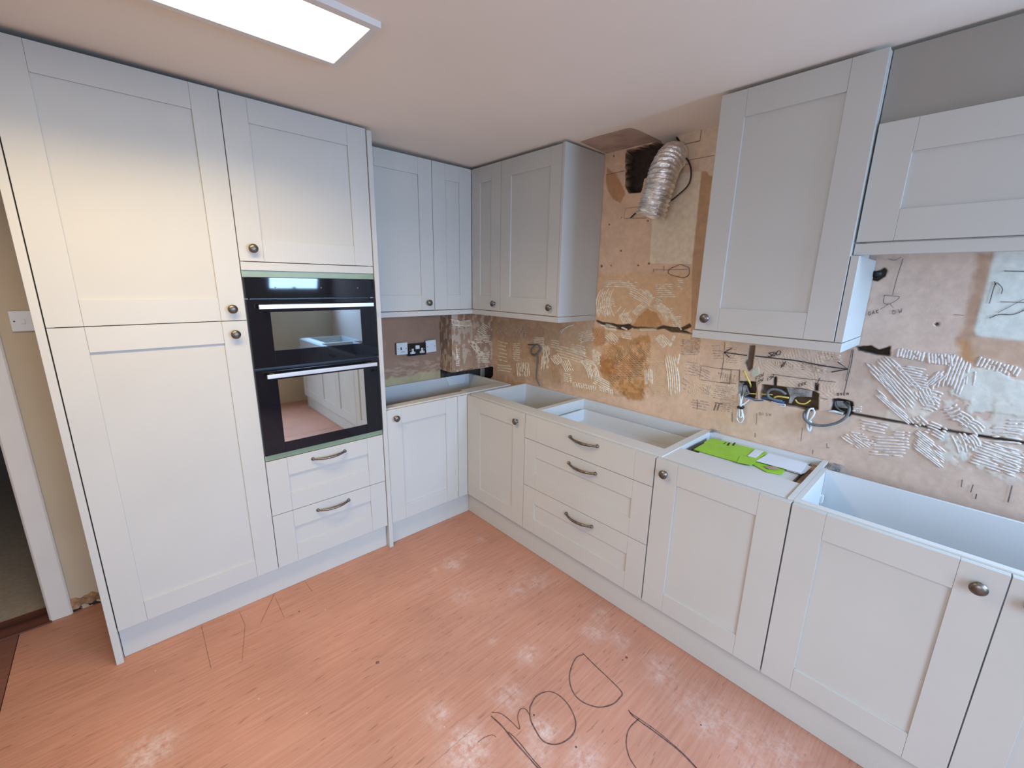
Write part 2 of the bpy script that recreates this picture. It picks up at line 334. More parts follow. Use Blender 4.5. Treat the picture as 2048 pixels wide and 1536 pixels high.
# handwriting in marker on the boards
ZF = zm(3.4133, 900, 1240)
wm = MB()
for pts, wd in (([(905, 225), (1000, 320), (1080, 395), (1172, 492), (1155, 535), (1110, 575), (1020, 596), (930, 572), (868, 530), (828, 465), (816, 380), (838, 300), (868, 252), (912, 235)], .0045),
            ([(548, 590), (590, 520), (670, 488), (745, 515), (815, 590), (857, 690), (845, 770), (790, 825), (715, 850), (635, 825), (580, 745), (548, 670), (546, 590)], .0045),
            ([(285, 632), (350, 640), (420, 695), (475, 745), (462, 665), (480, 610), (515, 608), (545, 650)], .003),
            ([(280, 655), (360, 730), (440, 830), (530, 930), (600, 1010), (700, 1110)], .005), ([(400, 765), (460, 820), (540, 920), (620, 1012), (715, 1105)], .003),
            ([(1218, 615), (1260, 665), (1400, 765), (1560, 890), (1680, 1010), (1760, 1090)], .0045), ([(1225, 630), (1330, 700), (1440, 780), (1600, 920), (1700, 1030)], .003),
            ([(1290, 672), (1225, 740), (1203, 830), (1222, 930), (1270, 1010), (1340, 1100)], .0035),
            ([(190, 835), (240, 800), (290, 785), (315, 800)], .0015)):
    ribbon(wm, px(pts, ZF, 'z', .0004), wd, 5, 'z', 0)
wm.build('marker_writing', MARKER, fl, fix=True)
# scuffs and a pencil line near the plinth
sc = MB()
for pts, wd in (([(1405, 480), (1335, 630)], .002), ([(1030, 640), (1080, 860)], .002), ([(1225, 570), (1255, 640), (1240, 820)], .0015),
                ([(1560, 415), (1600, 470)], .0015), ([(1410, 500), (1455, 600)], .0015)):
    ribbon(sc, px(pts, zm(2.56, 0, 1000), 'z', .0003), wd, 1, 'z', 0)
sc.build('pencil_mark', mat('faint_scratch', (.27, .135, .095), .6, nscale=90, namt=.3), fl)
kn = MB()
for (u, v, r) in ((755, 1325, .008), (1068, 1430, .004), (598, 1223, .004), (1152, 1494, .004), (1253, 1315, .006), (1245, 1320, .004), (1402, 1450, .003)):
    q = at(u, v, 'z', 0); kn.lathe((q[0], q[1], 0), (0, 0, 1), [(r, 0), (r*.9, .0006), (0, .0007)], 9)
kn.build('knot_mark', MARKER, fl)

# ---- ceiling
ce = MB().hexa([(-3.7, -4.55, czl(-3.7)), (.1, -4.55, czl(.1)), (.1, .1, czl(.1)), (-3.7, .1, czl(-3.7)), (-3.7, -4.55, 2.45), (.1, -4.55, 2.45), (.1, .1, 2.45), (-3.7, .1, 2.45)])
ceil = struct('ceiling', ce, CEIL)
cp = MB(); P = [at(u, v, 'z', 2.298) for u, v in [(1160, 284), (1190, 274), (1225, 265), (1250, 257.5), (1262, 256.5), (1275, 260), (1322, 281), (1330, 300), (1214, 307)]]
cp.prism([(p[0], p[1], czl(p[0])-.0012) for p in P], (0, 0, .003)); cp.build('bare_plaster_patch', CEILP, ceil, label='bare pink plaster patch in the white ceiling')

# ---- oven wall with doorway
wl = MB(); wl.box((-2.575, .0, 0), (.1, .12, 2.45)); wl.box((-3.7, 0, 0), (-3.45, .12, 2.45)); wl.box((-3.45, 0, 2.02), (-2.575, .12, 2.45))
wall_left = struct('wall_left', wl, WALLC)
struct('trim_1', MB().prism([(-2.505, 0, 0), (-2.505, -.012, 0), (-2.512, -.018, 0), (-2.576, -.018, 0), (-2.584, -.010, 0), (-2.584, 0, 0)], (0, 0, 2.07)), WHITEP, bevel=.002)
dr = MB().box((-2.582, .0, .006), (-2.574, .13, 2.02)).box((-3.45, 0, 2.0), (-2.574, .13, 2.02))
struct('door_1', dr, WHITEP, bevel=.001, label='white door lining at the dark opening')
struct('trim_2', MB().box((-3.45, -.03, -.001), (-2.575, .12, .006)), THRESH, bevel=.002)
# hall beyond
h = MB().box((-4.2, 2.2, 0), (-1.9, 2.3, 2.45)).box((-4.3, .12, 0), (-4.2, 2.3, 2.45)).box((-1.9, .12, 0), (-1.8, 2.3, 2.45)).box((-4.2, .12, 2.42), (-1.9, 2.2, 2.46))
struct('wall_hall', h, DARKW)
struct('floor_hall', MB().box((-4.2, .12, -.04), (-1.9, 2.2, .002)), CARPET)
# broken plaster at the wall foot
def cf_rub(A, Z):
    n = fbm(A+4, Z+1, 45, 4, 21); c = np.ones(A.shape+(3,))*np.array([.34, .20, .11])*(1+1.2*(n-.5))[..., None]
    k = (1-sstep(Z+(n-.5)*.02, .016, .022))[..., None]; c = c*(1-k)+np.array([.04, .03, .03])*k
    e_ = sstep(.066-Z+(fbm(A+1, Z, 30, 3, 22)-.5)*.035, -.003, .003); return c, -.004+.022*e_*n+.006*e_-.008*k[..., 0]
plaster_panel('broken_plaster', 'y', .004, -2.5045, -2.357, .0, .10, cf_rub, wall_left, step=.0025)['label'] = 'crumbled brown plaster at the foot of the cream wall'

# other walls behind the camera
rw = MB(); y0, y1 = -4.4, -4.3
rw.box((-3.7, y0, 0), (-2.65, y1, 2.45)).box((-2.65, y0, 2.08), (-1.15, y1, 2.45)).box((-1.15, y0, 0), (-.75, y1, 2.45)).box((-.11, y0, 0), (.1, y1, 2.45)).box((-.75, y0, 0), (-.11, y1, 1.42)).box((-.75, y0, 2.05), (-.11, y1, 2.45))
struct('wall_rear', rw, WALLC)
sw = MB(); sw.box((-3.7, -4.3, 0), (-3.6, -3.45, 2.45)).box((-3.7, -2.35, 0), (-3.6, .0, 2.45)).box((-3.7, -3.45, 2.05), (-3.6, -2.35, 2.45)).box((-3.7, -3.45, 0), (-3.6, -2.35, .95))
struct('wall_side', sw, WALLC)
def frame(name, P, u0, u1, z0, z1, mull, t=.06):
    mb = MB(); B = lambda a, b, c, d: mb.box(P(a, 0, c), P(b, .05, d))
    B(u0, u0+t, z0, z1); B(u1-t, u1, z0, z1); B(u0+t, u1-t, z0, z0+t); B(u0+t, u1-t, z1-t, z1)
    for m_ in mull: B(m_-t/2, m_+t/2, z0+t, z1-t)
    o = struct(name, mb, WHITEP); e_ = [u0+t]+[q for m_ in mull for q in (m_-t/2, m_+t/2)]+[u1-t]
    for i in range(0, len(e_), 2): g = MB().box(P(e_[i], .023, z0+t), P(e_[i+1], .027, z1-t)); g.build('pane', GLASSW, o)
PR = lambda u, d, z: (u, -4.38+d, z)
PS = lambda u, d, z: (-3.68+d, u, z)
frame('door_2', PR, -2.65, -1.15, 0, 2.08, [-1.9]); frame('window_1', PR, -.75, -.11, 1.42, 2.05, [-.43], .04); frame('added_fill_window', PS, -3.45, -2.35, .95, 2.05, [-2.9])  # the side-wall window is made up to go with the added fill

# ---- right wall: stripped plaster, sculpted and stained
hs = .004; ys = np.arange(-3.0, .0001, hs); zs = np.arange(.80, 2.312, hs); Yg, Zg = np.meshgrid(ys, zs, indexing='ij')
n1 = fbm(Yg+5, Zg, 7, 5, 1); n2 = fbm(Yg+5, Zg+2, 22, 4, 2); n3 = fbm(Yg+7, Zg+2, 60, 3, 3); n4 = fbm(Yg+1, Zg+2, 2.2, 3, 4)
C = np.ones(Yg.shape+(3,))*np.array([.61, .455, .355]); H = (n2-.5)*.0016
pink = np.array([.52, .42, .38]); k = sstep(-Yg, 1.75, 2.35)[..., None]; C = C*(1-k)+pink*k
C *= (1+.16*(n1-.5)+.10*(n2-.5))[..., None]
def yz(pts, zf=None): return [tuple(at(*(zf(u, v) if zf else (u, v)), 'x', 0)[1:]) for u, v in pts]
def paint(pts, col, zf=None, soft=.004, rough=.006, amt=1, h=0, mod=None, raw=False):
    global C, H
    P = pts if raw else yz(pts, zf); s = sdf(Yg, Zg, P)+(n2-.5)*2*rough+(n3-.5)*rough*.8
    m = amt*(1-sstep(s, -soft, soft))
    if mod is not None: m = m*mod
    C = C*(1-m[..., None])+np.array(col)*m[..., None]*(1+.08*(n3-.5)[..., None]); H += h*m
    return m
def carve(pts, depth, zf=None, rough=.005, col=(.12, .08, .06), raw=False):
    global C, H
    P = pts if raw else yz(pts, zf); s = sdf(Yg, Zg, P)+(n2-.5)*2*rough
    m = 1-sstep(s, -.004, .0015); H = H*(1-m)-depth*m
    m2 = 1-sstep(s, .0, .006); C = C*(1-m2[..., None])+np.array(col)*m2[..., None]*(1+.7*(n3-.5)[..., None])
# tan middle band and lower left field
paint([(430, 300), (1290, 300), (1290, 840), (420, 730)], (.58, .41, .265), Z1, .02, .01, .85)
paint([(-560, 700), (420, 740), (1280, 830), (1180, 1100), (1150, 1400), (380, 1420), (-560, 900)], (.56, .395, .27), Z1, .03, .02, .8)
paint([(-560, 690), (-560, 1240), (-300, 1300), (100, 1290), (100, 700)], (.40, .26, .175), Z1, .05, .03, .7)
# white paint rectangles
WH = (.66, .59, .49)
paint([(915, -60), (900, 190), (920, 212), (1275, 215), (1300, 150), (1375, -620), (1100, -600), (930, -300)], WH, Z1, .002, .0015, 1, .001)
paint([(1120, 200), (1530, 150), (1520, 640), (1340, 640), (1140, 380)], (.60, .50, .41), Z7, .006, .004, .8)
paint([(1348, 632), (1395, 622), (1420, 668), (1458, 680), (1362, 1536), (1330, 2480), (1230, 2480), (1255, 1536)], (.42, .27, .17), Z7, .003, .002, .95)
paint([(1025, 75), (960, 330), (905, 530), (915, 565), (1010, 578), (1205, 602), (1700, 690), (1700, 0), (1030, 0)], (.56, .61, .62), Z3, .002, .002, 1, .001)
paint([(935, 75), (1022, 75), (960, 330), (905, 530), (915, 565), (860, 610), (800, 620), (850, 500)], (.36, .23, .16), Z3, .012, .006, .85)
paint([(800, 600), (905, 570), (1205, 600), (1700, 700), (1700, 900), (930, 690), (850, 700)], (.45, .31, .235), Z3, .012, .008, .8)
paint([(820, 590), (880, 600), (915, 720), (840, 725)], (.42, .22, .10), Z3, .012, .006, .8)
paint([(770, 890), (840, 780), (900, 750), (1060, 760), (1205, 830), (1600, 900), (1600, 1090), (1205, 1055), (1060, 1045), (990, 1000), (890, 1010), (880, 960), (820, 930)], (.57, .60, .60), Z3, .0015, .020, .96, .002)
paint([(550, 870), (630, 870), (690, 900), (640, 1030), (560, 1060), (500, 1010)], (.64, .60, .57), Z3, .006, .008, .8, .001)
paint([(400, 1010), (470, 980), (540, 1060), (430, 1130), (390, 1080)], (.62, .58, .55), Z3, .006, .008, .7, .001)
paint([(700, 1150), (760, 1140), (770, 1185), (705, 1190)], (.56, .60, .62), Z3, .003, .006, .9, .001)
paint([(800, 1220), (870, 1200), (865, 1290), (840, 1300)], (.56, .60, .62), Z3, .003, .006, .9, .001)
paint([(950, 1240), (1060, 1230), (1130, 1270), (1040, 1290)], (.64, .62, .57), Z3, .003, .008, .9, .001)
# scattered smears of white in the right-hand field
reg = 1-sstep(sdf(Yg, Zg, yz([(620, 900), (1700, 1000), (1700, 1420), (1100, 1420), (560, 1250)], Z3)), -.02, .02)
m = reg*sstep(n2+.35*(n3-.5), .52, .57)*.75; C = C*(1-m[..., None])+np.array([.57, .57, .56])*m[..., None]; H += .0015*m
# ochre staining
OC = (.40, .185, .068)
paint([(385, 800), (480, 810), (520, 900), (480, 960), (390, 960)], OC, Z1, .012, .015, .85)
paint([(480, 960), (600, 900), (740, 880), (900, 850), (920, 960), (890, 1100), (880, 1300), (850, 1440), (640, 1400), (560, 1320), (470, 1230), (450, 1100)], (.44, .25, .115), Z1, .012, .018, .95, .0008)
paint([(450, 1050), (700, 1060), (880, 1000), (870, 1090), (760, 1180), (600, 1330), (470, 1200)], OC, Z1, .02, .03, .75)
mm_ = paint([(560, 1300), (700, 1280), (880, 1340), (820, 1440), (650, 1420)], (.42, .22, .09), Z1, .012, .02, .7)
paint([(880, 620), (960, 660), (1010, 740), (1010, 770), (940, 790), (740, 785), (800, 690)], (.46, .27, .135), Z1, .002, .003, 1, -.002)
paint([(380, 585), (470, 660), (540, 780), (570, 860), (515, 955), (430, 900), (375, 800), (360, 690)], (.42, .23, .12), Z7, .006, .008, .85, -.002)
mot = sstep(n2, .52, .62); reg = 1-sstep(sdf(Yg, Zg, yz([(450, 900), (900, 900), (880, 1420), (560, 1420)], Z1)), -.03, .01)
sp_ = sstep(n3+.5*(n1-.5), .50, .62)*reg; C *= (1+.22*(sp_-.5))[..., None]; H += .0012*sp_
C *= (1-.30*(mot*reg))[..., None]; H += .002*mot*reg
# blotchy grey smear near box
paint([(420, 380), (520, 370), (550, 460), (480, 520), (430, 500)], (.42, .42, .38), Z4, .003, .005, .9, .002)
# combed texture with random orientation, fine relief everywhere below the cupboards
comb_reg = (1-sstep(sdf(Yg, Zg, yz([(-560, 700), (1290, 760), (1290, 840), (2600, 900), (2600, 1480), (1200, 1420), (380, 1400), (-560, 1200)], Z1)), -.02, .02))
ang = np.floor(fbm(Yg+2, Zg+4, 9, 1, 31)*9)*.7; ph = (Yg*np.cos(ang)+Zg*np.sin(ang))*2*math.pi/.0105+3*n1
cw = np.maximum(0, np.sin(ph))*comb_reg*sstep(fbm(Yg+2, Zg+4, 12, 3, 32), .44, .52)
H += .0016*cw; C = C*(1-.5*cw[..., None])+np.array([.64, .53, .41])*.5*cw[..., None]; C *= (1+.16*(n3-.5)+.08*(n2-.5))[..., None]
# holes
DK = (.045, .032, .026)
carve([(585, 420), (830, 350), (900, 300), (1090, 270), (1140, 380), (1130, 520), (1060, 600), (760, 700), (720, 840), (600, 850), (570, 780), (570, 480)], .09, Z7, .006, DK)
carve([(420, 728), (480, 742), (600, 768), (720, 765), (745, 785), (690, 812), (600, 800), (520, 790), (470, 765)], .03, Z1, .005, (.11, .075, .055))
carve([(745, 785), (960, 795), (1020, 770), (1100, 790), (1190, 790), (1260, 760), (1275, 780), (1210, 815), (1290, 850), (1180, 835), (1090, 825), (1030, 800), (960, 808), (760, 800)], .02, Z1, .004, (.13, .09, .06))
paint([(470, 750), (600, 800), (600, 825), (500, 800)], (.62, .60, .52), Z1, .003, .004, .9)
paint([(800, 800), (960, 800), (960, 815), (820, 818)], (.62, .58, .48), Z1, .003, .004, .9)
carve([(215, 632), (300, 628), (345, 650), (415, 630), (410, 680), (340, 675), (230, 650)], .03, Z3, .004, (.06, .045, .035))
carve([(305, 185), (340, 190), (380, 168), (392, 180), (385, 212), (340, 240), (302, 235)], .03, Z3, .003, (.09, .08, .07))
carve([(265, 570), (500, 575), (500, 800), (400, 790), (260, 740)], .045, Z4, .002, (.07, .055, .045))
carve([(575, 605), (740, 625), (880, 650), (1170, 680), (1300, 710), (1345, 740), (1335, 950), (1190, 970), (1160, 940), (900, 890), (560, 800)], .045, Z4, .003, (.10, .07, .05))
carve([(1535, 805), (1620, 800), (1740, 825), (1805, 850), (1805, 980), (1760, 1030), (1640, 1000), (1525, 960)], .045, Z4, .003, (.055, .045, .04))
carve([(740, 510), (770, 505), (765, 625), (738, 615)], .01, Z4, .001, (.04, .03, .03))
carve([(1300, 590), (1340, 600), (1335, 690), (1295, 685)], .01, Z4, .002, (.04, .03, .03))
carve([(410, 80), (480, 75), (450, 250), (440, 380), (390, 420), (345, 300), (385, 260)], .012, Z4, .003, (.15, .10, .085))
carve([(180, 1020), (400, 1060), (800, 1130), (1500, 1240), (1500, 1250), (1100, 1188), (800, 1138), (560, 1095), (180, 1028)], .012, Z3, .0009, (.05, .04, .035))
for (u, v, zf, r) in ((550, 232, Z1, .004), (795, 228, Z1, .005), (640, 97, Z1, .004), (890, 212, Z1, .006), (690, 497, Z3, .006), (447, 468, Z7, .005), (400, 1172, Z7, .005), (793, 1135, Z7, .005), (517, 1440, Z7, .005), (1521, 1206, Z1, .003), (462, 236, Z1, .008), (1130, 770, Z2, .002)):
    q = at(*zf(u, v), 'x', 0); dd = np.hypot(Yg-q[1], Zg-q[2]); m = 1-sstep(dd, r*.6, r*1.1); H -= .008*m; C = C*(1-m[..., None])+np.array([.06, .045, .04])*m[..., None]
# cut below the corner boxing
carve([(-.165, .86), (-.165, .925), (.01, .95), (.01, .80), (-.10, .80)], .05, None, .003, (.04, .03, .03), raw=True)
V = np.stack([-H, Yg, Zg], -1).reshape(-1, 3); ny, nz = Yg.shape; idx = np.arange(ny*nz).reshape(ny, nz)
Fq = np.stack([idx[:-1, :-1], idx[:-1, 1:], idx[1:, 1:], idx[1:, :-1]], -1).reshape(-1, 4)
nb = len(V); ex = []; ef = []
for (a, b, c_, d_) in ((-4.55, -3.0, 0, 2.45), (-3.0, .1, 0, .802), (-3.0, .1, 2.30, 2.45)):
    q = nb+len(ex); ex += [(0, a, c_), (0, a, d_), (0, b, d_), (0, b, c_)]; ef.append([q, q+1, q+2, q+3])
q = nb+len(ex); ex += [(.1, -4.55, 0), (.1, -4.55, 2.45), (.1, .1, 2.45), (.1, .1, 0)]; ef.append([q+3, q+2, q+1, q])
C *= np.array([1.34, 1.22, 1.05])
me = bpy.data.meshes.new('wall_right'); me.from_pydata(np.vstack([V, ex]).tolist(), [], Fq.tolist()+ef)
ca = me.attributes.new('Col', 'FLOAT_COLOR', 'POINT')
cc = np.ones((nb+len(ex), 4), np.float32); cc[:nb, :3] = np.clip(C, .01, .9).reshape(-1, 3); cc[nb:, :3] = (.55, .42, .35); ca.data.foreach_set('color', cc.ravel())
me.materials.append(bpy.data.materials['stripped_plaster']); me.polygons.foreach_set('use_smooth', [True]*len(me.polygons))
wall_right = bpy.data.objects.new('wall_right', me); COL.objects.link(wall_right); wall_right['kind'] = 'structure'; WORG['wall_right'] = Vector((0, 0, 0))

# left wall visible field (behind sockets) and boxing: bare brown plaster
def cf_left(A, Z):
    n = fbm(A+2, Z+1, 9, 4, 12)[..., None]; m = fbm(A+2, Z*4+1, 20, 4, 13); c = np.ones(A.shape+(3,))*np.array([.36, .215, .145])*(1+.3*(n-.5))
    k = ((1-sstep(Z, .99, 1.06))*sstep(m, .5, .6)*.6)[..., None]; c = c*(1-k)+np.array([.55, .38, .27])*k
    k = (1-sstep(Z+(fbm(A+2, Z, 18, 3, 15)-.5)*.05, .915, .935))[..., None]; c = c*(1-k)+np.array([.46, .38, .22])*(.7+.6*n)*k
    return c, .0015+0*Z
plaster_panel('bare_plaster', 'y', -.004, -1.09, -.389, .84, 1.42, cf_left, wall_left)
def cf_box(A, Z):
    n = fbm(A+4, Z+1, 12, 5, 17); c = np.ones(A.shape+(3,))*np.array([.40, .25, .165])*(1+.6*(n-.5))[..., None]
    k = (sstep(fbm(A*1.7+2, Z+7, 26, 4, 18), .52, .60)*.8)[..., None]; c = c*(1-k)+np.array([.60, .47, .36])*k
    return c, .004*k[..., 0]
bx = struct('trim_3', MB().box((-.383, -.152, .935), (-.001, 0, 2.29)), CEILP, label='plastered pipe boxing in the corner of the room')
plaster_panel('plaster_face', 'y', -.155, -.386, -.0, .932, 1.42, cf_box, bx)
plaster_panel('plaster_face', 'x', -.386, -.155, -.004, .932, 1.42, cf_box, bx)
MB().box((-.386, -.006, .80), (.0, -.001, .96)).build('dark_void', mat('void_shade_dark', (.05, .04, .035), .95, nscale=30, namt=.3), bx)  # dark sheet, the shade of the void below the boxing put into its colour
MB().prism([(-.386, -.158, .934), (0, -.158, .948), (0, 0, .948), (-.386, 0, .934)], (0, 0, -.004)).build('broken_edge', RUBBLE, bx)

# ---- tile adhesive left on the wall: combed ridges, one object per trowel stroke
def comb(zf, P, U, Vv, n, m, bend=0, wid=.0078, h=.0034, plane=('x', 0), parent=None, jit=.12, drop=.06):
    mb = MB(); ax, val = plane; nrm = np.array([-1., 0, 0]) if ax == 'x' else np.array([0, -1., 0])
    if m is ADHB: h = .0012; wid = .0085
    P, U, Vv = map(lambda q: np.array(q, float), (P, U, Vv)); perp = np.array([-U[1], U[0]])/max(1, np.hypot(*U))
    for i in range(n):
        t0 = random.uniform(0, jit); t1 = 1-random.uniform(0, jit); K = 12; pts = []; wv = random.uniform(-1, 1)
        f = (i/(max(1, n-1)))
        segs = []; cur = []
        for k in range(K+1):
            t = t0+(t1-t0)*k/K; q = P+Vv*f+U*t+perp*(bend*4*t*(1-t)+1.3*math.sin(t*5+i*1.7+wv))
            cur.append(at(*zf(*q), ax, val))
            if random.random() < drop and len(cur) > 2: segs.append(cur); cur = []
        if len(cur) > 2: segs.append(cur)
        for sg in segs:
            b = len(mb.v); L = len(sg)
            for k, p in enumerate(sg):
                t = sg[min(k+1, L-1)]-sg[max(k-1, 0)]; s = np.cross(t, nrm); s /= (np.linalg.norm(s)+1e-9)
                e = .35 if k in (0, L-1) else 1; ww = wid*e*random.uniform(.82, 1.15)/2; hh = h*e*random.uniform(.8, 1.15)
                for q in (p-s*ww-nrm*.001, p-s*ww*.6+nrm*hh*.85, p+nrm*hh*1.05, p+s*ww*.6+nrm*hh*.85, p+s*ww-nrm*.001): mb.v.append(tuple(q))
            for k in range(L-1):
                q = b+5*k
                for j in range(4): mb.f.append((q+j, q+j+1, q+j+6, q+j+5))
            mb.f.append(tuple(b+j for j in range(5))); mb.f.append(tuple(b+5*(L-1)+j for j in range(5)))
    if mb.v: mb.build('adhesive_ridges', m, parent or wall_right, smooth=True, kind='stuff')
A, Bz, Wz = ADHC, ADHB, ADHW
for a in [(Z1, (480, 375), (350, 15), (-15, 48), 4, A, -12), (Z1, (590, 420), (-10, 270), (-120, 15), 8, A, 45), (Z1, (690, 390), (250, 160), (-10, 100), 6, A, -22),
          (Z1, (930, 405), (185, 0), (25, 110), 7, A, -6), (Z1, (735, 630), (-60, 70), (-90, -30), 3, A), (Z1, (690, 640), (60, 110), (-70, 20), 6, A, 6), (Z1, (430, 590), (10, 110), (110, -10), 8, A, 12),
          (Z1, (840, 570), (-100, 90), (30, 30), 4, A, 8), (Z1, (900, 590), (150, 170), (80, -20), 7, A, -34), (Z1, (1095, 695), (90, 0), (10, 85), 6, A), (Z1, (1150, 360), (60, 5), (0, 80), 5, A), (Z1, (1060, 620), (50, 0), (20, 60), 4, A),
          (Z1, (480, 865), (95, 95), (50, -45), 5, A, -8), (Z1, (375, 975), (85, 55), (0, 110), 9, A), (Z1, (925, 870), (100, 110), (70, -30), 6, A, -8), (Z1, (1030, 1020), (40, 400), (95, 0), 6, A, -14),
          (Z1, (1175, 900), (200, 15), (-10, 125), 8, Bz), (Z1, (1210, 1095), (150, 25), (-10, 110), 5, Bz), (Z1, (1370, 1290), (-25, 100), (85, 15), 6, Bz), (Z1, (1455, 955), (100, 0), (15, 115), 6, Bz),
          (Z1, (1270, 1120), (200, 90), (0, 70), 4, Bz, -10), (Z1, (1550, 1190), (-10, 80), (120, 25), 7, Bz), (Z1, (1280, 1440), (170, 30), (-10, 70), 4, Bz), (Z1, (1480, 1310), (180, 30), (-20, 110), 7, Bz), (Z1, (1190, 1240), (90, 60), (0, 90), 3, Bz),
          (Z1, (390, 1215), (170, 85), (-10, 70), 5, A), (Z1, (250, 1075), (100, 200), (90, -15), 8, A, -30), (Z1, (40, 950), (310, 90), (-20, 90), 5, A, -8), (Z1, (240, 860), (150, -30), (20, 80), 6, A, -20), (Z1, (210, 1280), (-5, 50), (200, 35), 14, A), (Z1, (455, 1320), (-5, 45), (110, 30), 8, A),
          (Z1, (860, 1160), (0, 150), (60, 0), 5, A), (Z1, (630, 830), (110, 15), (10, 50), 4, A), (Z1, (100, 1090), (50, 120), (60, -20), 5, A), (Z1, (0, 1050), (60, 90), (60, -30), 6, A), (Z1, (1140, 760), (-40, -90), (50, 60), 4, A),
          (Z1, (1130, 860), (-60, 110), (0, 0), 1, A, 0, .02), (Z1, (1180, 1000), (-40, 260), (0, 0), 1, A, 10, .015), (Z1, (440, 760), (60, 20), (200, 30), 3, A, 0, .01),
          (Z3, (470, 635), (-18, 58), (145, 25), 9, Wz, 0, .010), (Z3, (640, 660), (5, 75), (135, 15), 8, Wz, 0, .010), (Z3, (800, 665), (-75, 200), (90, 60), 6, Wz, 0, .010), (Z3, (880, 740), (-20, 120), (40, 20), 2, Wz, 0, .009),
          (Z3, (250, 730), (280, 300), (140, -60), 9, Wz, -6, .008), (Z3, (320, 870), (220, 190), (0, 40), 4, Wz, 0, .008), (Z3, (490, 740), (145, 30), (20, 110), 8, Wz, 0, .007), (Z3, (605, 860), (115, -95), (45, 15), 4, Wz, 0, .009),
          (Z3, (955, 685), (-35, 65), (230, 65), 11, Wz, 0, .009), (Z3, (300, 1160), (230, 12), (-20, 105), 7, Wz, 0, .007), (Z3, (110, 1150), (130, 90), (70, -15), 5, Wz, 0, .007), (Z3, (170, 1130), (90, 20), (90, 60), 4, Wz, 0, .007),
          (Z3, (230, 1060), (180, 35), (-10, 50), 4, Wz, 0, .007), (Z3, (560, 1110), (190, 150), (-20, 100), 9, Wz, 0, .008), (Z3, (930, 1180), (300, 100), (-70, 120), 9, Wz, 0, .009), (Z3, (1000, 1110), (220, 20), (-10, 80), 4, Wz, -8, .008),
          (Z3, (640, 890), (90, 25), (-40, 110), 7, Wz, -8, .008), (Z3, (870, 1060), (110, 70), (-50, 30), 4, Wz, -20, .008), (Z3, (770, 1150), (50, 120), (70, -20), 4, Wz, -10, .008), (Z3, (520, 1050), (60, 60), (60, -20), 4, Wz, 0, .008),
          (Z3, (1180, 1230), (420, 90), (-20, 130), 8, Wz, 0, .009), (Z3, (720, 1000), (90, -30), (50, 60), 4, Wz, 10, .009), (Z3, (190, 985), (60, 2), (-5, 25), 3, Wz, 0, .007),
          (Z3, (420, 745), (150, 20), (60, 60), 4, Wz, 0, .007), (Z3, (690, 780), (-30, 110), (60, -10), 3, Wz, 0, .008), (Z3, (560, 880), (60, 110), (80, -20), 5, Wz, 8, .008), (Z3, (640, 1070), (120, 60), (-30, 60), 5, Wz, -8, .008), (Z3, (840, 1160), (60, 90), (50, -20), 4, Wz, -14, .009), (Z3, (1090, 1060), (140, 10), (-10, 60), 4, Wz, 0, .008), (Z3, (430, 1130), (110, 10), (-10, 90), 6, Wz, 0, .007), (Z3, (330, 790), (110, 130), (50, -20), 4, Wz, 0, .007), (Z3, (820, 1010), (90, 60), (-30, 50), 4, Wz, -10, .008), (Z3, (1000, 1190), (200, 60), (0, 120), 6, Wz, 6, .008),
          (Z1, (500, 500), (80, 40), (20, 60), 4, A, 8), (Z1, (820, 470), (100, 90), (30, -30), 4, A, -8), (Z1, (950, 520), (70, 40), (0, 40), 3, A), (Z1, (0, 900), (90, 20), (0, 60), 4, A), (Z1, (180, 940), (150, 40), (0, 60), 4, A, -8), (Z1, (110, 1200), (80, 20), (10, 70), 5, A),
          (Z4, (770, 270), (-10, 90), (230, 40), 9, Bz), (Z4, (1100, 290), (400, 70), (-30, 100), 5, Bz), (Z4, (80, 100), (180, 10), (-10, 200), 8, Bz), (Z4, (0, 630), (220, 30), (-10, 330), 13, Bz), (Z4, (1320, 170), (350, 50), (0, 80), 4, Bz),
          (Z2, (1565, 370), (85, 0), (0, 180), 10, A), (Z2, (1385, 160), (-5, 120), (340, 20), 22, Bz), (Z2, (1610, 560), (10, 180), (130, 10), 8, A), (Z2, (1780, 300), (140, 10), (0, 90), 6, A), (Z2, (1900, 370), (-20, 300), (70, 0), 6, A), (Z2, (1400, 340), (110, 30), (0, 200), 6, A), (Z2, (1380, 600), (180, 20), (10, 60), 3, A)]:
    comb(*a)
for a in [(Z2, (950, 130), (180, -20), (0, 60), 5, A), (Z2, (1140, 290), (190, -10), (5, 70), 5, A), (Z2, (945, 400), (30, 200), (0, 0), 1, A), (Z2, (940, 430), (50, 0), (0, 180), 10, A), (Z2, (1060, 320), (140, 180), (60, 0), 5, A), (Z2, (1180, 480), (140, -10), (0, 100), 6, A), (Z2, (880, 100), (100, 20), (10, 60), 5, A), (Z2, (1230, 140), (90, 60), (-60, 80), 6, A)]:
    comb(*a, plane=('y', -.158), parent=bx, h=.003)

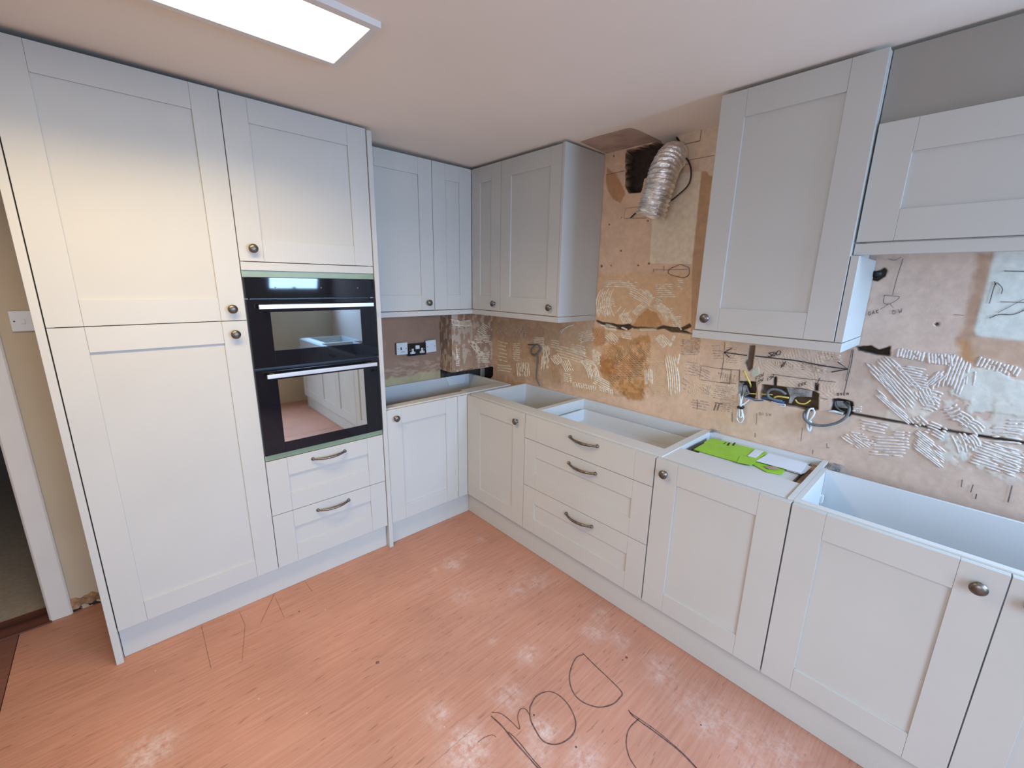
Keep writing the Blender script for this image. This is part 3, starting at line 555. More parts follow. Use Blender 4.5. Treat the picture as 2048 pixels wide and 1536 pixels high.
# ---- pen marks on the wall
pk = MB(); pc = MB(); XV = -.0030
def pen(mb, zf, pts, wd=.0022, n=4): ribbon(mb, px(pts, zf, 'x', XV), wd, n if len(pts) > 2 else 1, 'x', XV)
pen(pk, Z4, [(55, 170), (180, 185), (370, 212)], .0045); pen(pk, Z4, [(480, 218), (800, 255), (1060, 285), (1400, 350), (1740, 400)], .0045)
pen(pk, Z4, [(160, 115), (55, 170), (130, 240)], .0045, 1); pen(pk, Z4, [(1605, 300), (1750, 400), (1520, 437)], .0045, 1)
for pts in ([(740, 165), (665, 180), (700, 200), (690, 225), (655, 222)], [(700, 225), (735, 185), (760, 175), (745, 215), (720, 215)], [(770, 175), (775, 205), (815, 195), (825, 155), (795, 150), (770, 175)]): pen(pk, Z4, pts, .003)
pen(pk, Z4, [(830, 345), (860, 360), (900, 290)], .003); pen(pk, Z4, [(870, 310), (830, 385)], .003)
pen(pc, Z4, [(65, 30), (40, 330), (10, 520)], .002); pen(pc, Z4, [(1820, 130), (1790, 330), (1740, 530), (1695, 720)], .003); pen(pc, Z4, [(1800, 130), (1760, 350), (1715, 560)], .002)
pen(pc, Z4, [(0, 385), (270, 415)], .002); pen(pc, Z4, [(0, 575), (220, 595)], .002); pen(pc, Z4, [(155, 400), (130, 610)], .002); pen(pc, Z4, [(270, 400), (260, 560)], .003)
pen(pc, Z4, [(700, 465), (1100, 520), (1580, 575)], .002); pen(pc, Z4, [(1370, 790), (1470, 810)], .002); pen(pc, Z4, [(1360, 520), (1320, 620)], .003)
# small words over the boxes: FSW, ISW, LINE, OVEN-like strokes
def word(mb, zf, letters, ox, oy, dx, dy, s, wd=.0018):
    G = {'F': [[(0, 10), (0, 0), (6, 0)], [(0, 5), (5, 5)]], 'S': [[(6, 1), (2, 0), (1, 3), (5, 6), (5, 9), (0, 10)]], 'W': [[(0, 0), (2, 10), (4, 3), (6, 10), (8, 0)]], 'I': [[(1, 0), (1, 10)]],
         'R': [[(0, 10), (0, 0), (5, 1), (5, 4), (0, 5), (6, 10)]], 'N': [[(0, 10), (0, 0), (6, 10), (6, 0)]], 'O': [[(3, 0), (0, 4), (1, 9), (5, 10), (7, 5), (5, 1), (3, 0)]], 'V': [[(0, 0), (3, 10), (6, 0)]],
         'E': [[(6, 0), (0, 0), (0, 10), (6, 10)], [(0, 5), (5, 5)]], 'D': [[(0, 0), (0, 10), (5, 8), (6, 4), (0, 0)]], 'G': [[(6, 1), (2, 0), (0, 5), (2, 10), (6, 9), (6, 6), (4, 6)]], 'M': [[(0, 10), (1, 0), (4, 7), (7, 0), (8, 10)]],
         'L': [[(0, 0), (0, 10), (5, 10)]], 'K': [[(0, 0), (0, 10)], [(6, 0), (0, 5), (6, 10)]], 'A': [[(0, 10), (3, 0), (6, 10)], [(1, 6), (5, 6)]], 'C': [[(6, 1), (2, 0), (0, 5), (2, 10), (6, 9)]]}
    for i, ch in enumerate(letters):
        for st in G[ch]:
            pen(mb, zf, [(ox+i*dx+(a*s), oy+i*dy+b*s-a*s*.0+a*s*dy/dx) for a, b in st], wd, 2)
word(pk, Z4, 'FSW', 490, 510, 36, -22, 4.5); word(pk, Z4, 'SW', 520, 560, 34, -24, 4.5); word(pk, Z4, 'ISW', 650, 520, 26, -16, 4.2); word(pk, Z4, 'ERK', 1075, 605, 40, -14, 4.0); word(pk, Z4, 'OVEN', 1600, 725, 44, -2, 3.4)
word(pc, Z4, 'DISW', 540, 985, 42, 4, 4.0, .0012); word(pc, Z4, 'L', 1460, 1410, 20, 0, 6, .002)
word(pc, Z3, 'GAK', 285, 425, 24, -6, 2.2, .0018); word(pc, Z3, 'DW', 430, 415, 34, -6, 2.4, .0018)
pen(pc, Z3, [(490, 110), (455, 220), (428, 325)], .0018); pen(pc, Z3, [(380, 325), (375, 370), (405, 378), (445, 360), (468, 335), (420, 330), (380, 325)], .0018); pen(pc, Z3, [(405, 378), (355, 410)], .0015); pen(pc, Z3, [(412, 378), (435, 402)], .0015)
pen(pc, Z3, [(1000, 375), (1035, 260), (1060, 265), (1078, 290), (1070, 318)], .0022); pen(pc, Z3, [(1030, 245), (1040, 265)], .0022); pen(pc, Z3, [(1088, 183), (1300, 186)], .0022); pen(pc, Z3, [(1065, 365), (1300, 370)], .0018)
pen(pc, Z3, [(1000, 462), (1060, 440), (1140, 440), (1205, 415), (1300, 370)], .0025); pen(pc, Z3, [(1050, 430), (1205, 350)], .0015); pen(pc, Z3, [(400, 110), (440, 120), (480, 100)], .0015)
pen(pc, Z3, [(840, 1415), (835, 1460)], .002); pen(pc, Z3, [(905, 1445), (890, 1490)], .0022); pen(pc, Z3, [(925, 1500), (918, 1530)], .003); pen(pc, Z3, [(1135, 1450), (1110, 1550)], .003); pen(pc, Z3, [(790, 440), (850, 445)], .0012)
pen(pc, Z7, [(1345, 205), (1330, 315), (1140, 358)], .0025, 1); pen(pc, Z7, [(1090, 580), (1230, 550)], .002); pen(pc, Z7, [(1130, 530), (1480, 463)], .0016); pen(pc, Z7, [(370, 665), (560, 622)], .002)
pen(pc, Z7, [(710, 990), (570, 1005), (550, 1110), (780, 1105)], .0016, 1); pen(pc, Z7, [(515, 1115), (535, 1090)], .002)
pen(pc, Z1, [(930, 270), (1240, 265)], .0018); pen(pc, Z1, [(1028, 235), (1030, 285)], .0018)
pen(pc, Z1, [(1255, 250), (1180, 222), (1130, 240), (1085, 260), (1065, 290), (1090, 315), (1150, 330), (1210, 340), (1255, 310), (1255, 250)], .003)
pen(pc, Z1, [(935, 265), (935, 285)], .002); pen(pc, Z1, [(1365, 1135), (1350, 1260), (1620, 1300), (1640, 1180), (1365, 1135)], .0016, 1); pen(pc, Z1, [(1330, 1440), (1330, 1530)], .002)
pen(pc, Z1, [(1490, 1470), (1560, 1480)], .003); pen(pc, Z1, [(1500, 1480), (1480, 1540)], .004); pen(pc, Z1, [(1530, 1480), (1510, 1540)], .004)
pen(pc, Z4, [(165, 1000), (165, 1120)], .0025); pen(pc, Z4, [(505, 1000), (495, 1160)], .0015); pen(pc, Z4, [(1125, 1200), (1105, 1380)], .0015); pen(pc, Z4, [(480, 1270), (478, 1330)], .002); pen(pc, Z4, [(1270, 1500), (1265, 1560)], .002)
pk.build('pen_writing', INK, wall_right, label='black pen dimension arrow and lettering'); pc.build('pencil_writing', PENCIL, wall_right)

# ================================================================ KITCHEN UNITS
def box2(mb, MP, u0, u1, d0, d1, z0, z1): return mb.box(MP(u0, d0, z0), MP(u1, d1, z1))
TH = .020
def shaker(name, MP, u0, u1, z0, z1, face, parent, sl=.093, sr=None, rt=.093, rb=.093, slab=False, gap=.0015):
    """framed door or drawer front with recessed centre panel; returns the frame object"""
    u0, u1 = sorted((u0, u1)); u0 += gap; u1 -= gap; z0 += gap; z1 -= gap; sr = sr or sl; d0 = face-TH; mb = MB(); e = .0004
    box2(mb, MP, u0, u0+sl, d0, face, z0, z1); box2(mb, MP, u1-sr, u1, d0, face, z0, z1)
    if slab: box2(mb, MP, u0+sl+e, u1-sr-e, d0, face-.0003, z0, z1)
    else:
        box2(mb, MP, u0+sl+e, u1-sr-e, d0, face-.0003, z1-rt, z1); box2(mb, MP, u0+sl+e, u1-sr-e, d0, face-.0003, z0, z0+rb)
    fr = mb.build(name, PAINT, parent, bevel=.0009)
    if not slab:
        p = MB(); box2(p, MP, u0+sl-.004, u1-sr+.004, d0+.003, face-.0075, z0+rb-.004, z1-rt+.004); p.build('centre_panel', PANELM, fr)
    return fr
def knob(MP, u, z, face, parent):
    b = Vector(MP(u, face, z)); ax = Vector(MP(0, 1, 0))
    MB().lathe(b, ax, [(.0105, 0), (.0105, .002), (.0065, .004), (.0055, .012), (.0075, .016), (.0170, .0185), (.0188, .0205), (.0188, .0225), (.0163, .0245), (.0160, .0250), (.0112, .0278), (.0055, .0292), (0, .0295)], 24).build('knob', PEWTER, parent, smooth=True)
def bow(MP, u, z, face, parent, L=.168):
    pts = []; rr = []; n = 20
    for i in range(n+1):
        t = i/n*2-1; dd = .0045+.0235*(1-abs(t)**2.4); pts.append(MP(u+t*L/2, face+dd, z-.004*(1-t*t)))
        rr.append(.0048+.0020*(1-t*t)+.0016*(abs(t) > .9))
    mb = MB().tube(pts, rr, 12)
    ax = Vector(MP(0, 1, 0))
    for s in (-1, 1):
        mb.lathe(Vector(MP(u+s*L/2*.97, face, z)), ax, [(.0085, 0), (.009, .003), (.0082, .008), (.006, .012), (0, .0135)], 14)
    mb.build('bow_handle', PEWTER, parent, smooth=True)
def carcass(MP, u0, u1, d0, d1, z0, z1, parent, back=True, front_rail=.09, back_d=.012, inner=CARCIN, top=False, bottom=True, rail_back=False):
    u0, u1 = sorted((u0, u1)); u0 += .0004; u1 -= .0004; t = .018
    for a, b in ((u0, u0+t), (u1-t, u1)):
        mb = MB(); box2(mb, MP, a, b, d0, d1, z0, z1); mb.build('side_panel', CARC, parent, bevel=.0005)
    if bottom: mb = MB(); box2(mb, MP, u0+t+.0002, u1-t-.0002, d0+.001, d1, z0, z0+t); mb.build('bottom_board', inner, parent)
    if top: mb = MB(); box2(mb, MP, u0+t+.0002, u1-t-.0002, d0+.001, d1, z1-t, z1); mb.build('top_board', inner, parent)
    if back: mb = MB(); box2(mb, MP, u0+t+.0002, u1-t-.0002, d0+.004, d0+.004+back_d, z0+t, z1-.001); mb.build('back_panel', inner, parent)
    if front_rail: mb = MB(); box2(mb, MP, u0+t+.0002, u1-t-.0002, d1-front_rail, d1, z1-t, z1); mb.build('front_rail', CARC, parent, bevel=.0005)
FC = D-TH-.002

# --- tall units on oven wall
XT0, XT1, XT2, XL1, XTP = -2.3304, -1.7248, -1.1264, -1.0943, -2.3562
ZT = 2.298
e = empty('tall_cabinet', ((XT0+XT1)/2, -.26, 0), 'tall grey double-door larder cabinet at the left end', 'cabinet')
carcass(LM, XT0, XT1, .01, FC, .15, 2.28, e, top=True)
d = shaker('door', LM, XT0, XT1, 1.4042, ZT+.003, D, e, rb=.094, rt=.092); knob(LM, -1.776, 1.455, D, d)
d = shaker('door', LM, XT0, XT1, .15, 1.4042, D, e); knob(LM, -1.777, 1.347, D, d)
e = empty('oven_housing_cabinet', ((XT1+XT2)/2, -.26, 0), 'tall grey cabinet surrounding the built-in black oven', 'cabinet')
carcass(LM, XT1, XT2, .01, FC, .15, 2.28, e, top=True, front_rail=0, back=False)
d = shaker('door', LM, XT1, XT2, 1.6545, ZT+.001, D, e); knob(LM, -1.671, 1.709, D, d)
for z0, z1 in ((.4426, .7306), (.15, .4426)):
    d = shaker('drawer_front', LM, XT1, XT2, z0, z1, D, e); bow(LM, -1.43, (.690 if z0 > .3 else .400), D, d)
mb = MB(); box2(mb, LM, XT1+.002, XT2-.002, D-TH, D-.001, 1.618, 1.653); mb.build('trim_rail', PAINT, e, bevel=.001)
mb = MB(); box2(mb, LM, XT1+.002, XT2-.002, D-TH, D-.006, 1.590, 1.6172); mb.build('filler_strip', FILM, e, label='green film-covered strip above the oven')
mb = MB(); box2(mb, LM, XT1+.002, XT2-.002, D-TH, D-.002, .7335, .758); mb.build('filler_strip', FILM, e, label='green film-covered strip below the oven')
mb = MB(); box2(mb, LM, XT1+.018, XT2-.018, .02, FC, .715, .733); mb.build('oven_shelf', CARC, e)
def panel(name, MP, u0, u1, d0, d1, z0, z1, label, cat='panel', m=PAINT):
    mb = MB(); box2(mb, MP, u0, u1, d0, d1, z0, z1); return tag(mb.build(name, m, bevel=.001), label, cat)
panel('end_panel', LM, XTP, XT0-.002, 0, D+.002, 0, 2.30, 'full-height grey end panel at far left, beside the light switch')
panel('end_panel', LM, XT2+.0015, XL1-.006, 0, D+.006, 0, 2.292, 'full-height narrow grey end panel between the oven and the corner cabinets')
panel('plinth', LM, XT0, XT2, DP-.018, DP, .001, .149, 'grey plinth board under the tall cabinets', 'plinth')
panel('plinth', LM, XL1-.004, -DP+.001, DP-.018, DP, .001, .149, 'short grey plinth board right of the full-height panel, running into the corner', 'plinth')
panel('plinth', RM, -DP-.001, -3.985, DP-.018, DP, .001, .149, 'long grey plinth board under the right-hand base cabinets', 'plinth')

# --- oven
OX0, OX1 = XT1+.004, XT2-.004
e = empty('built_in_oven', ((OX0+OX1)/2, -.28, .76), 'black glass built-in double oven with two steel bar handles', 'oven')
mb = MB(); box2(mb, LM, OX0+.02, OX1-.02, .06, .507, .76, .78); box2(mb, LM, OX0+.02, OX1-.02, .06, .507, 1.568, 1.588); box2(mb, LM, OX0+.02, OX1-.02, .06, .08, .78, 1.568)
box2(mb, LM, OX0+.02, OX0+.035, .08, .507, .78, 1.568); box2(mb, LM, OX1-.035, OX1-.02, .08, .507, .78, 1.568); box2(mb, LM, OX0+.035, OX1-.035, .08, .507, 1.16, 1.22); box2(mb, LM, OX0+.035, OX1-.035, .08, .507, 1.46, 1.50)
mb.build('body', BLACKM, e)
mb = MB(); box2(mb, LM, OX0, OX1, .508, .536, 1.499, 1.589); cpn = mb.build('control_panel', BLACKG, e, bevel=.0015)
for x in (-1.60, -1.40, -1.22): MB().lathe(LM(x, .536, 1.545), (0, -1, 0), [(.003, 0), (.003, .0005), (0, .0006)], 10).build('indicator', GREYC, cpn)
def oven_door(z0, z1, wz0, wz1, wx0, wx1, hz, g):
    mb = MB(); f = .538; b = .508
    box2(mb, LM, OX0, wx0, b, f, z0, z1); box2(mb, LM, wx1, OX1, b, f, z0, z1); box2(mb, LM, wx0, wx1, b, f, z0, wz0); box2(mb, LM, wx0, wx1, b, f, wz1, z1)
    d = mb.build('oven_door', BLACKG, e, bevel=.0008)
    mb = MB(); box2(mb, LM, wx0, wx1, f-.004, f-.0004, wz0, wz1); mb.build('oven_window', g, d)
    mb = MB(); box2(mb, LM, -1.683, -1.158, .568, .580, hz-.0095, hz+.0095); box2(mb, LM, -1.665, -1.645, f, .569, hz-.006, hz+.006); box2(mb, LM, -1.195, -1.175, f, .569, hz-.006, hz+.006)
    mb.build('bar_handle', STEEL, d, bevel=.0015)
oven_door(1.186, 1.494, 1.262, 1.437, -1.632, -1.215, 1.463, OVG1)
oven_door(.762, 1.176, .815, 1.125, -1.633, -1.218, 1.150, OVG2)
mb = MB(); box2(mb, LM, OX0, OX1, .508, .515, 1.1765, 1.1855); mb.build('door_gap_strip', BLACKM, e)
for x in (-1.64, -1.215):
    rk = MB()
    for z in (.86, .91, .96, 1.01, 1.06): rk.tube([LM(x, .10, z), LM(x, .46, z)], .003, 6)
    for dd in (.12, .28, .44): rk.tube([LM(x, dd, .80), LM(x, dd, 1.12)], .003, 6)
    rk.build('shelf_rail', CHROME, e)
rk = MB()
for i in range(14): dd = .12+i*.025; rk.tube([LM(-1.63, dd, 1.31), LM(-1.225, dd, 1.31)], .0025, 5)
rk.tube([LM(-1.63, .45, 1.31), LM(-1.225, .45, 1.31)], .004, 6); rk.build('wire_rack', CHROME, e)

# --- base units, oven-wall side
e = empty('corner_base_cabinet', (-.85, -.26, 0), 'open-topped grey corner base cabinet right of the full-height panel', 'cabinet')
carcass(LM, XL1-.002, -.118, .012, FC, .15, .870, e, front_rail=.06)
d = shaker('door', LM, XL1-.004, -.605, .15, T, D, e, sl=.092, sr=.090); knob(LM, -1.043, .811, D, d)
mb = MB(); box2(mb, LM, -.604, -D, FC, D, .1515, T-.0015); box2(mb, LM, -.50, -.14, .42, FC, .8702, .8708); mb.build('corner_post', PAINT, e, bevel=.0008)
mb = MB(); mb.prism([(-.36, -.0285, .8712), (-.16, -.0285, .8712), (-.19, -.0285, .80), (-.33, -.0285, .80)], (0, -.003, 0)); mb.build('notch_blank', PAPER, e)

# --- base units, right wall side
YR = [-.531, -1.0753, -1.8755, -2.3849, -2.8853, -3.385]
e = empty('base_cabinet', (-.26, -.8, 0), 'open-topped grey base cabinet with one knobbed door, right of the corner', 'cabinet')
carcass(RM, -.545, YR[1], .004, FC, .15, .870, e, front_rail=.09)
d = shaker('door', RM, -.531, YR[1], .15, T, D, e, sl=.098, sr=.130, rb=.09); knob(RM, -1.010, .807, D, d)
e = empty('drawer_cabinet', (-.26, -1.475, 0), 'open-topped wide grey cabinet with three drawers and bow handles', 'cabinet')
carcass(RM, YR[1], YR[2], .004, FC, .15, .870, e, front_rail=.09)
for i, (z0, z1) in enumerate(((.7252, T), (.436, .7252), (.15, .436))):
    d = shaker('drawer_front', RM, YR[1], YR[2], z0, z1, D, e, sl=.094, sr=.090, slab=(i == 0)); bow(RM, -1.492, (.826, .682, .392)[i], D, d, .172)
    if i == 0:
        mb = MB(); y0, y1 = YR[1]-.045, YR[2]+.045
        for b in ((y0, y0-.012, .05, FC-.02, .735, .815), (y1+.012, y1, .05, FC-.02, .735, .815), (y0-.012, y1+.012, .05, .062, .735, .815), (y0-.012, y1+.012, .05, FC-.02, .735, .747)): box2(mb, RM, *b)
        mb.build('drawer_box', CARCIN, d)
e = empty('appliance_cabinet', (-.26, -2.13, 0), 'narrow grey base cabinet holding the green booklet, left of the sink cabinet', 'cabinet')
carcass(RM, YR[2], YR[3], .004, FC, .15, .870, e, front_rail=0)
mb = MB(); box2(mb, RM, YR[2]-.019, YR[3]+.019, .335, FC-.003, .850, .8655); mb.build('front_rail', CARC, e, bevel=.0005)
mb = MB(); box2(mb, RM, -1.955, -2.328, .02, .34, .30, .848); mb.build('appliance_top', CARC, e, bevel=.003)
mb = MB(); box2(mb, RM, -2.338, -2.362, .02, .333, .815, .843); mb.build('timber_batten', SOFTW, e)
d = shaker('door', RM, YR[2]-.003, YR[3], .15, T, D, e, sl=.098, sr=.098); knob(RM, -1.926, .809, D, d)
e = empty('sink_cabinet', (-.26, -2.885, 0), 'open-topped double-door grey cabinet at the lower right', 'cabinet')
carcass(RM, YR[3], YR[5], .105, FC, .15, .870, e, front_rail=.022)
d = shaker('door', RM, YR[3]-.002, YR[4], .15, T, D, e, sl=.092, sr=.096); knob(RM, -2.836, .808, D, d)
d = shaker('door', RM, YR[4], YR[5], .15, T, D, e, sl=.096, sr=.092); knob(RM, -2.934, .808, D, d)
mb = MB(); box2(mb, RM, YR[3]-.0185, YR[3]-.0192, .135, .1375, .5, .868); mb.build('panel_groove', BLACKM, e)
mb = MB(); box2(mb, RM, YR[3]-.0185, YR[3]-.028, .128, .15, .735, .765); mb.lathe(RM(YR[3]-.028, .139, .75), (0, -1, 0), [(.004, 0), (.004, .002), (0, .002)], 8); mb.build('hanging_bracket', PLATE, e)
e = empty('base_cabinet', (-.26, -3.685, 0), 'grey base cabinet beyond the double-door cabinet', 'cabinet')
carcass(RM, YR[5], -3.985, .004, FC, .15, .870, e)
d = shaker('door', RM, YR[5], -3.985, .15, T, D, e); knob(RM, -3.43, .808, D, d)
# fixing bracket to wall
mb = MB(); box2(mb, RM, -2.404, -2.438, .068, .070, .856, .868); box2(mb, RM, -2.404, -2.438, .004, .068, .866, .868)
for y in (-2.416, -2.429): mb.lathe(RM(y, .070, .862), (-1, 0, 0), [(.0025, 0), (.0025, .001), (0, .002)], 8)
tag(mb.build('fixing_bracket', GALV), 'small zinc fixing bracket behind the left corner of the double-door cabinet', 'bracket')
mb = MB(); box2(mb, RM, -1.885, -1.93, .004, .006, .862, .880); box2(mb, RM, -1.896, -1.91, .006, .03, .8705, .8722)
tag(mb.build('fixing_bracket', GALV), 'small zinc fixing bracket behind the three-drawer cabinet', 'bracket')

# --- wall units
ZW0, ZW1, ZP = 1.405, 2.285, 1.3714; FW = DW-TH-.002
e = empty('wall_cabinet', (-.87, -.17, ZW0), 'grey single-door wall cabinet beside the full-height panel', 'cabinet')
carcass(LM, XL1-.003, -.638, .002, FW, ZW0, ZW1, e, top=True, front_rail=0)
d = shaker('door', LM, XL1-.003, -.6367, ZW0, ZW1, DW, e, sr=.092); knob(LM, -.685, 1.453, DW, d)
e = empty('corner_wall_cabinet', (-.33, -.33, ZW0), 'L-shaped grey corner wall cabinet with folding doors', 'cabinet')
mb = MB().prism([(-.638, -.16, ZW0), (-.638, -FW, ZW0), (-FW, -FW, ZW0), (-FW, -1.109, ZW0), (-.004, -1.109, ZW0), (-.004, -.16, ZW0)], (0, 0, .018)); mb.build('bottom_board', CARC, e)
mb = MB().prism([(-.638, -.16, ZW1-.018), (-.638, -FW, ZW1-.018), (-FW, -FW, ZW1-.018), (-FW, -1.109, ZW1-.018), (-.004, -1.109, ZW1-.018), (-.004, -.16, ZW1-.018)], (0, 0, .018)); mb.build('top_board', CARC, e)
shaker('door', LM, -.6367, -DW, ZW0, ZW1, DW, e, sl=.093, sr=.096)
d = shaker('door', RM, -DW-.001, -.629, ZW0, ZW1, DW, e, sl=.089, sr=.085); knob(RM, -.577, 1.452, DW, d)
d = shaker('door', RM, -.629, -1.109, ZW0, ZW1, DW, e, sl=.080, sr=.088); knob(RM, -1.062, 1.452, DW, d)
mb = MB(); box2(mb, RM, -1.1095, -1.1272, .003, DW+.001, ZW0-.001, ZW1+.003); mb.build('end_panel', PAINT, e, bevel=.001)
e = tag(MB().prism([(XL1-.003, -DW, ZP), (XL1-.003, -DW-.001, ZP), (-DW-.001, -DW-.001, ZP), (-DW-.001, -1.128, ZP), (-.003, -1.128, ZP), (-.003, -1.110, ZP), (-DW+.018, -1.110, ZP), (-DW+.018, -DW+.018, ZP), (XL1-.003, -DW+.018, ZP)], (0, 0, ZW0-ZP-.003)).build('light_pelmet', PAINT, bevel=.001), 'grey L-shaped light pelmet under the corner wall cabinets', 'pelmet')
YA, YB, YBP = -1.8975, -2.3815, -2.405
e = empty('wall_cabinet', (-.17, -2.14, ZW0), 'grey single-door wall cabinet on the right, seen beside the foil duct', 'cabinet')
carcass(RM, YA, YB, .003, FW, ZW0, ZW1, e, top=True, front_rail=0)
d = shaker('door', RM, YA+.004, YB, ZW0, ZW1+.003, DW, e, sl=.090, sr=.092); knob(RM, -1.938, 1.456, DW, d)
mb = MB(); box2(mb, RM, YB-.0015, YBP, .003, DW-.004, ZW0, 1.690); mb.build('end_panel', PAINT, e, bevel=.001)
mb = MB(); box2(mb, RM, YA+.010, YBP-.001, DW-.018, DW+.002, ZP, ZW0-.002); box2(mb, RM, YBP+.017, YBP-.001, .003, DW-.018, ZP, ZW0-.002); box2(mb, RM, YA+.010, YA-.008, .003, DW-.018, ZP, ZW0-.002)
tag(mb.build('light_pelmet', PAINT, bevel=.001), 'grey light pelmet under the right-hand wall cabinet', 'pelmet')
e = empty('bridging_cabinet', (-.17, -2.9, 1.733), 'grey bridging wall cabinet with flap door at the upper right', 'cabinet')
carcass(RM, YBP-.001, -3.30, .003, .30, 1.734, 2.084, e, top=True, front_rail=0)
shaker('door', RM, YB-.0035, -3.30, 1.733, 2.084, .3225, e, sl=.092)
mb = MB(); box2(mb, RM, YB-.003, -3.30, .290, .318, 1.694, 1.7295); mb.build('pelmet', PAINT, e, bevel=.001)
panel('filler_board', RM, YB-.002, -3.30, .285, .303, 2.086, 2.288, 'plain darker grey-brown filler board between the bridging cabinet and the ceiling', m=mat('matt_taupe_board', (.32, .29, .255), .7, nscale=4, namt=.02))

# ---- ceiling LED panel
e = empty('ceiling_light', (-2.09, -1.205, 2.297), 'bright rectangular LED panel light mounted on the ceiling', 'light')
lx0, lx1, ly0, ly1, lz = -2.71, -1.456, -1.374, -1.043, 2.297
mb = MB(); mb.box((lx0, ly0, lz), (lx1, ly0+.028, 2.320)); mb.box((lx0, ly1-.022, lz), (lx1, ly1, 2.320)); mb.box((lx0, ly0+.028, lz), (lx0+.022, ly1-.022, 2.322)); mb.box((lx1-.022, ly0+.028, lz), (lx1, ly1-.022, 2.313)); mb.box((lx0+.022, ly0+.028, 2.303), (lx1-.022, ly1-.022, 2.311))
mb.build('frame', WHITEP, e, bevel=.001)
mb = MB(); mb.box((lx0+.0225, ly0+.0285, lz+.001), (lx1-.0225, ly1-.0225, lz+.004)); mb.build('diffuser', LED, e)

# ---- sockets and switches
def plate(name, MP, u0, u1, z0, z1, dep, m, label, box=.022, rot=0):
    c = ((u0+u1)/2, (z0+z1)/2); e = empty(name, MP(c[0], 0.006, z0), label, 'socket')
    mb = MB(); box2(mb, MP, u0+.003, u1-.003, .006, dep-.004, z0+.003, z1-.003); mb.build('back_box', BLACKP if m is BLACKP else GREYC, e)
    mb = MB(); box2(mb, MP, u0, u1, dep-.004, dep+.004, z0, z1); f = mb.build('face_plate', m, e, bevel=.002)
    for s in (-1, 1): MB().lathe(MP(c[0]+s*((u1-u0)/2-.012), dep+.004, c[1]), MP(0, 1, 0), [(.0032, 0), (.0032, .0008), (0, .001)], 8).build('screw', BLACKM if m is PLATE else CHROME, f)
    return e, f, c
e, f, c = plate('fused_spur', LM, -.757, -.673, 1.082, 1.166, .028, PLATE, 'white fused switch plate left of the black double socket')
mb = MB(); box2(mb, LM, -.728, -.720, .032, .0335, 1.115, 1.135); mb.build('fuse_slot', BLACKM, f)
mb = MB(); box2(mb, LM, -.708, -.698, .032, .0345, 1.128, 1.138); mb.build('rocker_switch', PLATE, f)
mb = MB()
for i in range(5): box2(mb, LM, -.725+i*.006, -.7205+i*.006, .032, .0325, 1.099, 1.103)
mb.build('lettering', GREYC, f)
e, f, c = plate('double_socket', LM, -.668, -.524, 1.065, 1.152, .028, BLACKP, 'black double power socket between two white plates')
for x in (-.634, -.558):
    mb = MB(); box2(mb, LM, x-.019, x+.019, .032, .0332, 1.080, 1.094); box2(mb, LM, x-.008, x+.008, .032, .0332, 1.094, 1.116)
    f2 = mb.build('socket_insert', PLATE, f)
    mb = MB(); box2(mb, LM, x-.002, x+.002, .0333, .0338, 1.102, 1.110); box2(mb, LM, x-.013, x-.007, .0333, .0338, 1.085, 1.089); box2(mb, LM, x+.007, x+.013, .0333, .0338, 1.085, 1.089); mb.build('pin_holes', BLACKM, f)
mb = MB(); box2(mb, LM, -.612, -.580, .032, .0350, 1.112, 1.138); mb.build('rocker_switch', PLATE, f)
e, f, c = plate('outlet_plate', LM, -.520, -.437, 1.078, 1.166, .030, PLATE, 'white cooker outlet plate right of the black double socket, tilted')
e.rotation_euler = (0, math.radians(-3), math.radians(-5))
for b in ((-.474, -.464, .034, .0365, 1.132, 1.140), (-.500, -.493, .034, .0355, 1.112, 1.122)): mb = MB(); box2(mb, LM, *b); mb.build('rocker_switch', PLATE, f)
e, f, c = plate('light_switch', LM, -2.470, -2.325-.033, 1.352, 1.436, .006, PLATE, 'white double light switch on the cream wall at far left')
e['category'] = 'switch'
for x in (-2.4335, -2.405):
    mb = MB(); box2(mb, LM, x-.006, x+.006, .010, .0135, 1.383, 1.403); mb.build('rocker_switch', PLATE, f, bevel=.001)

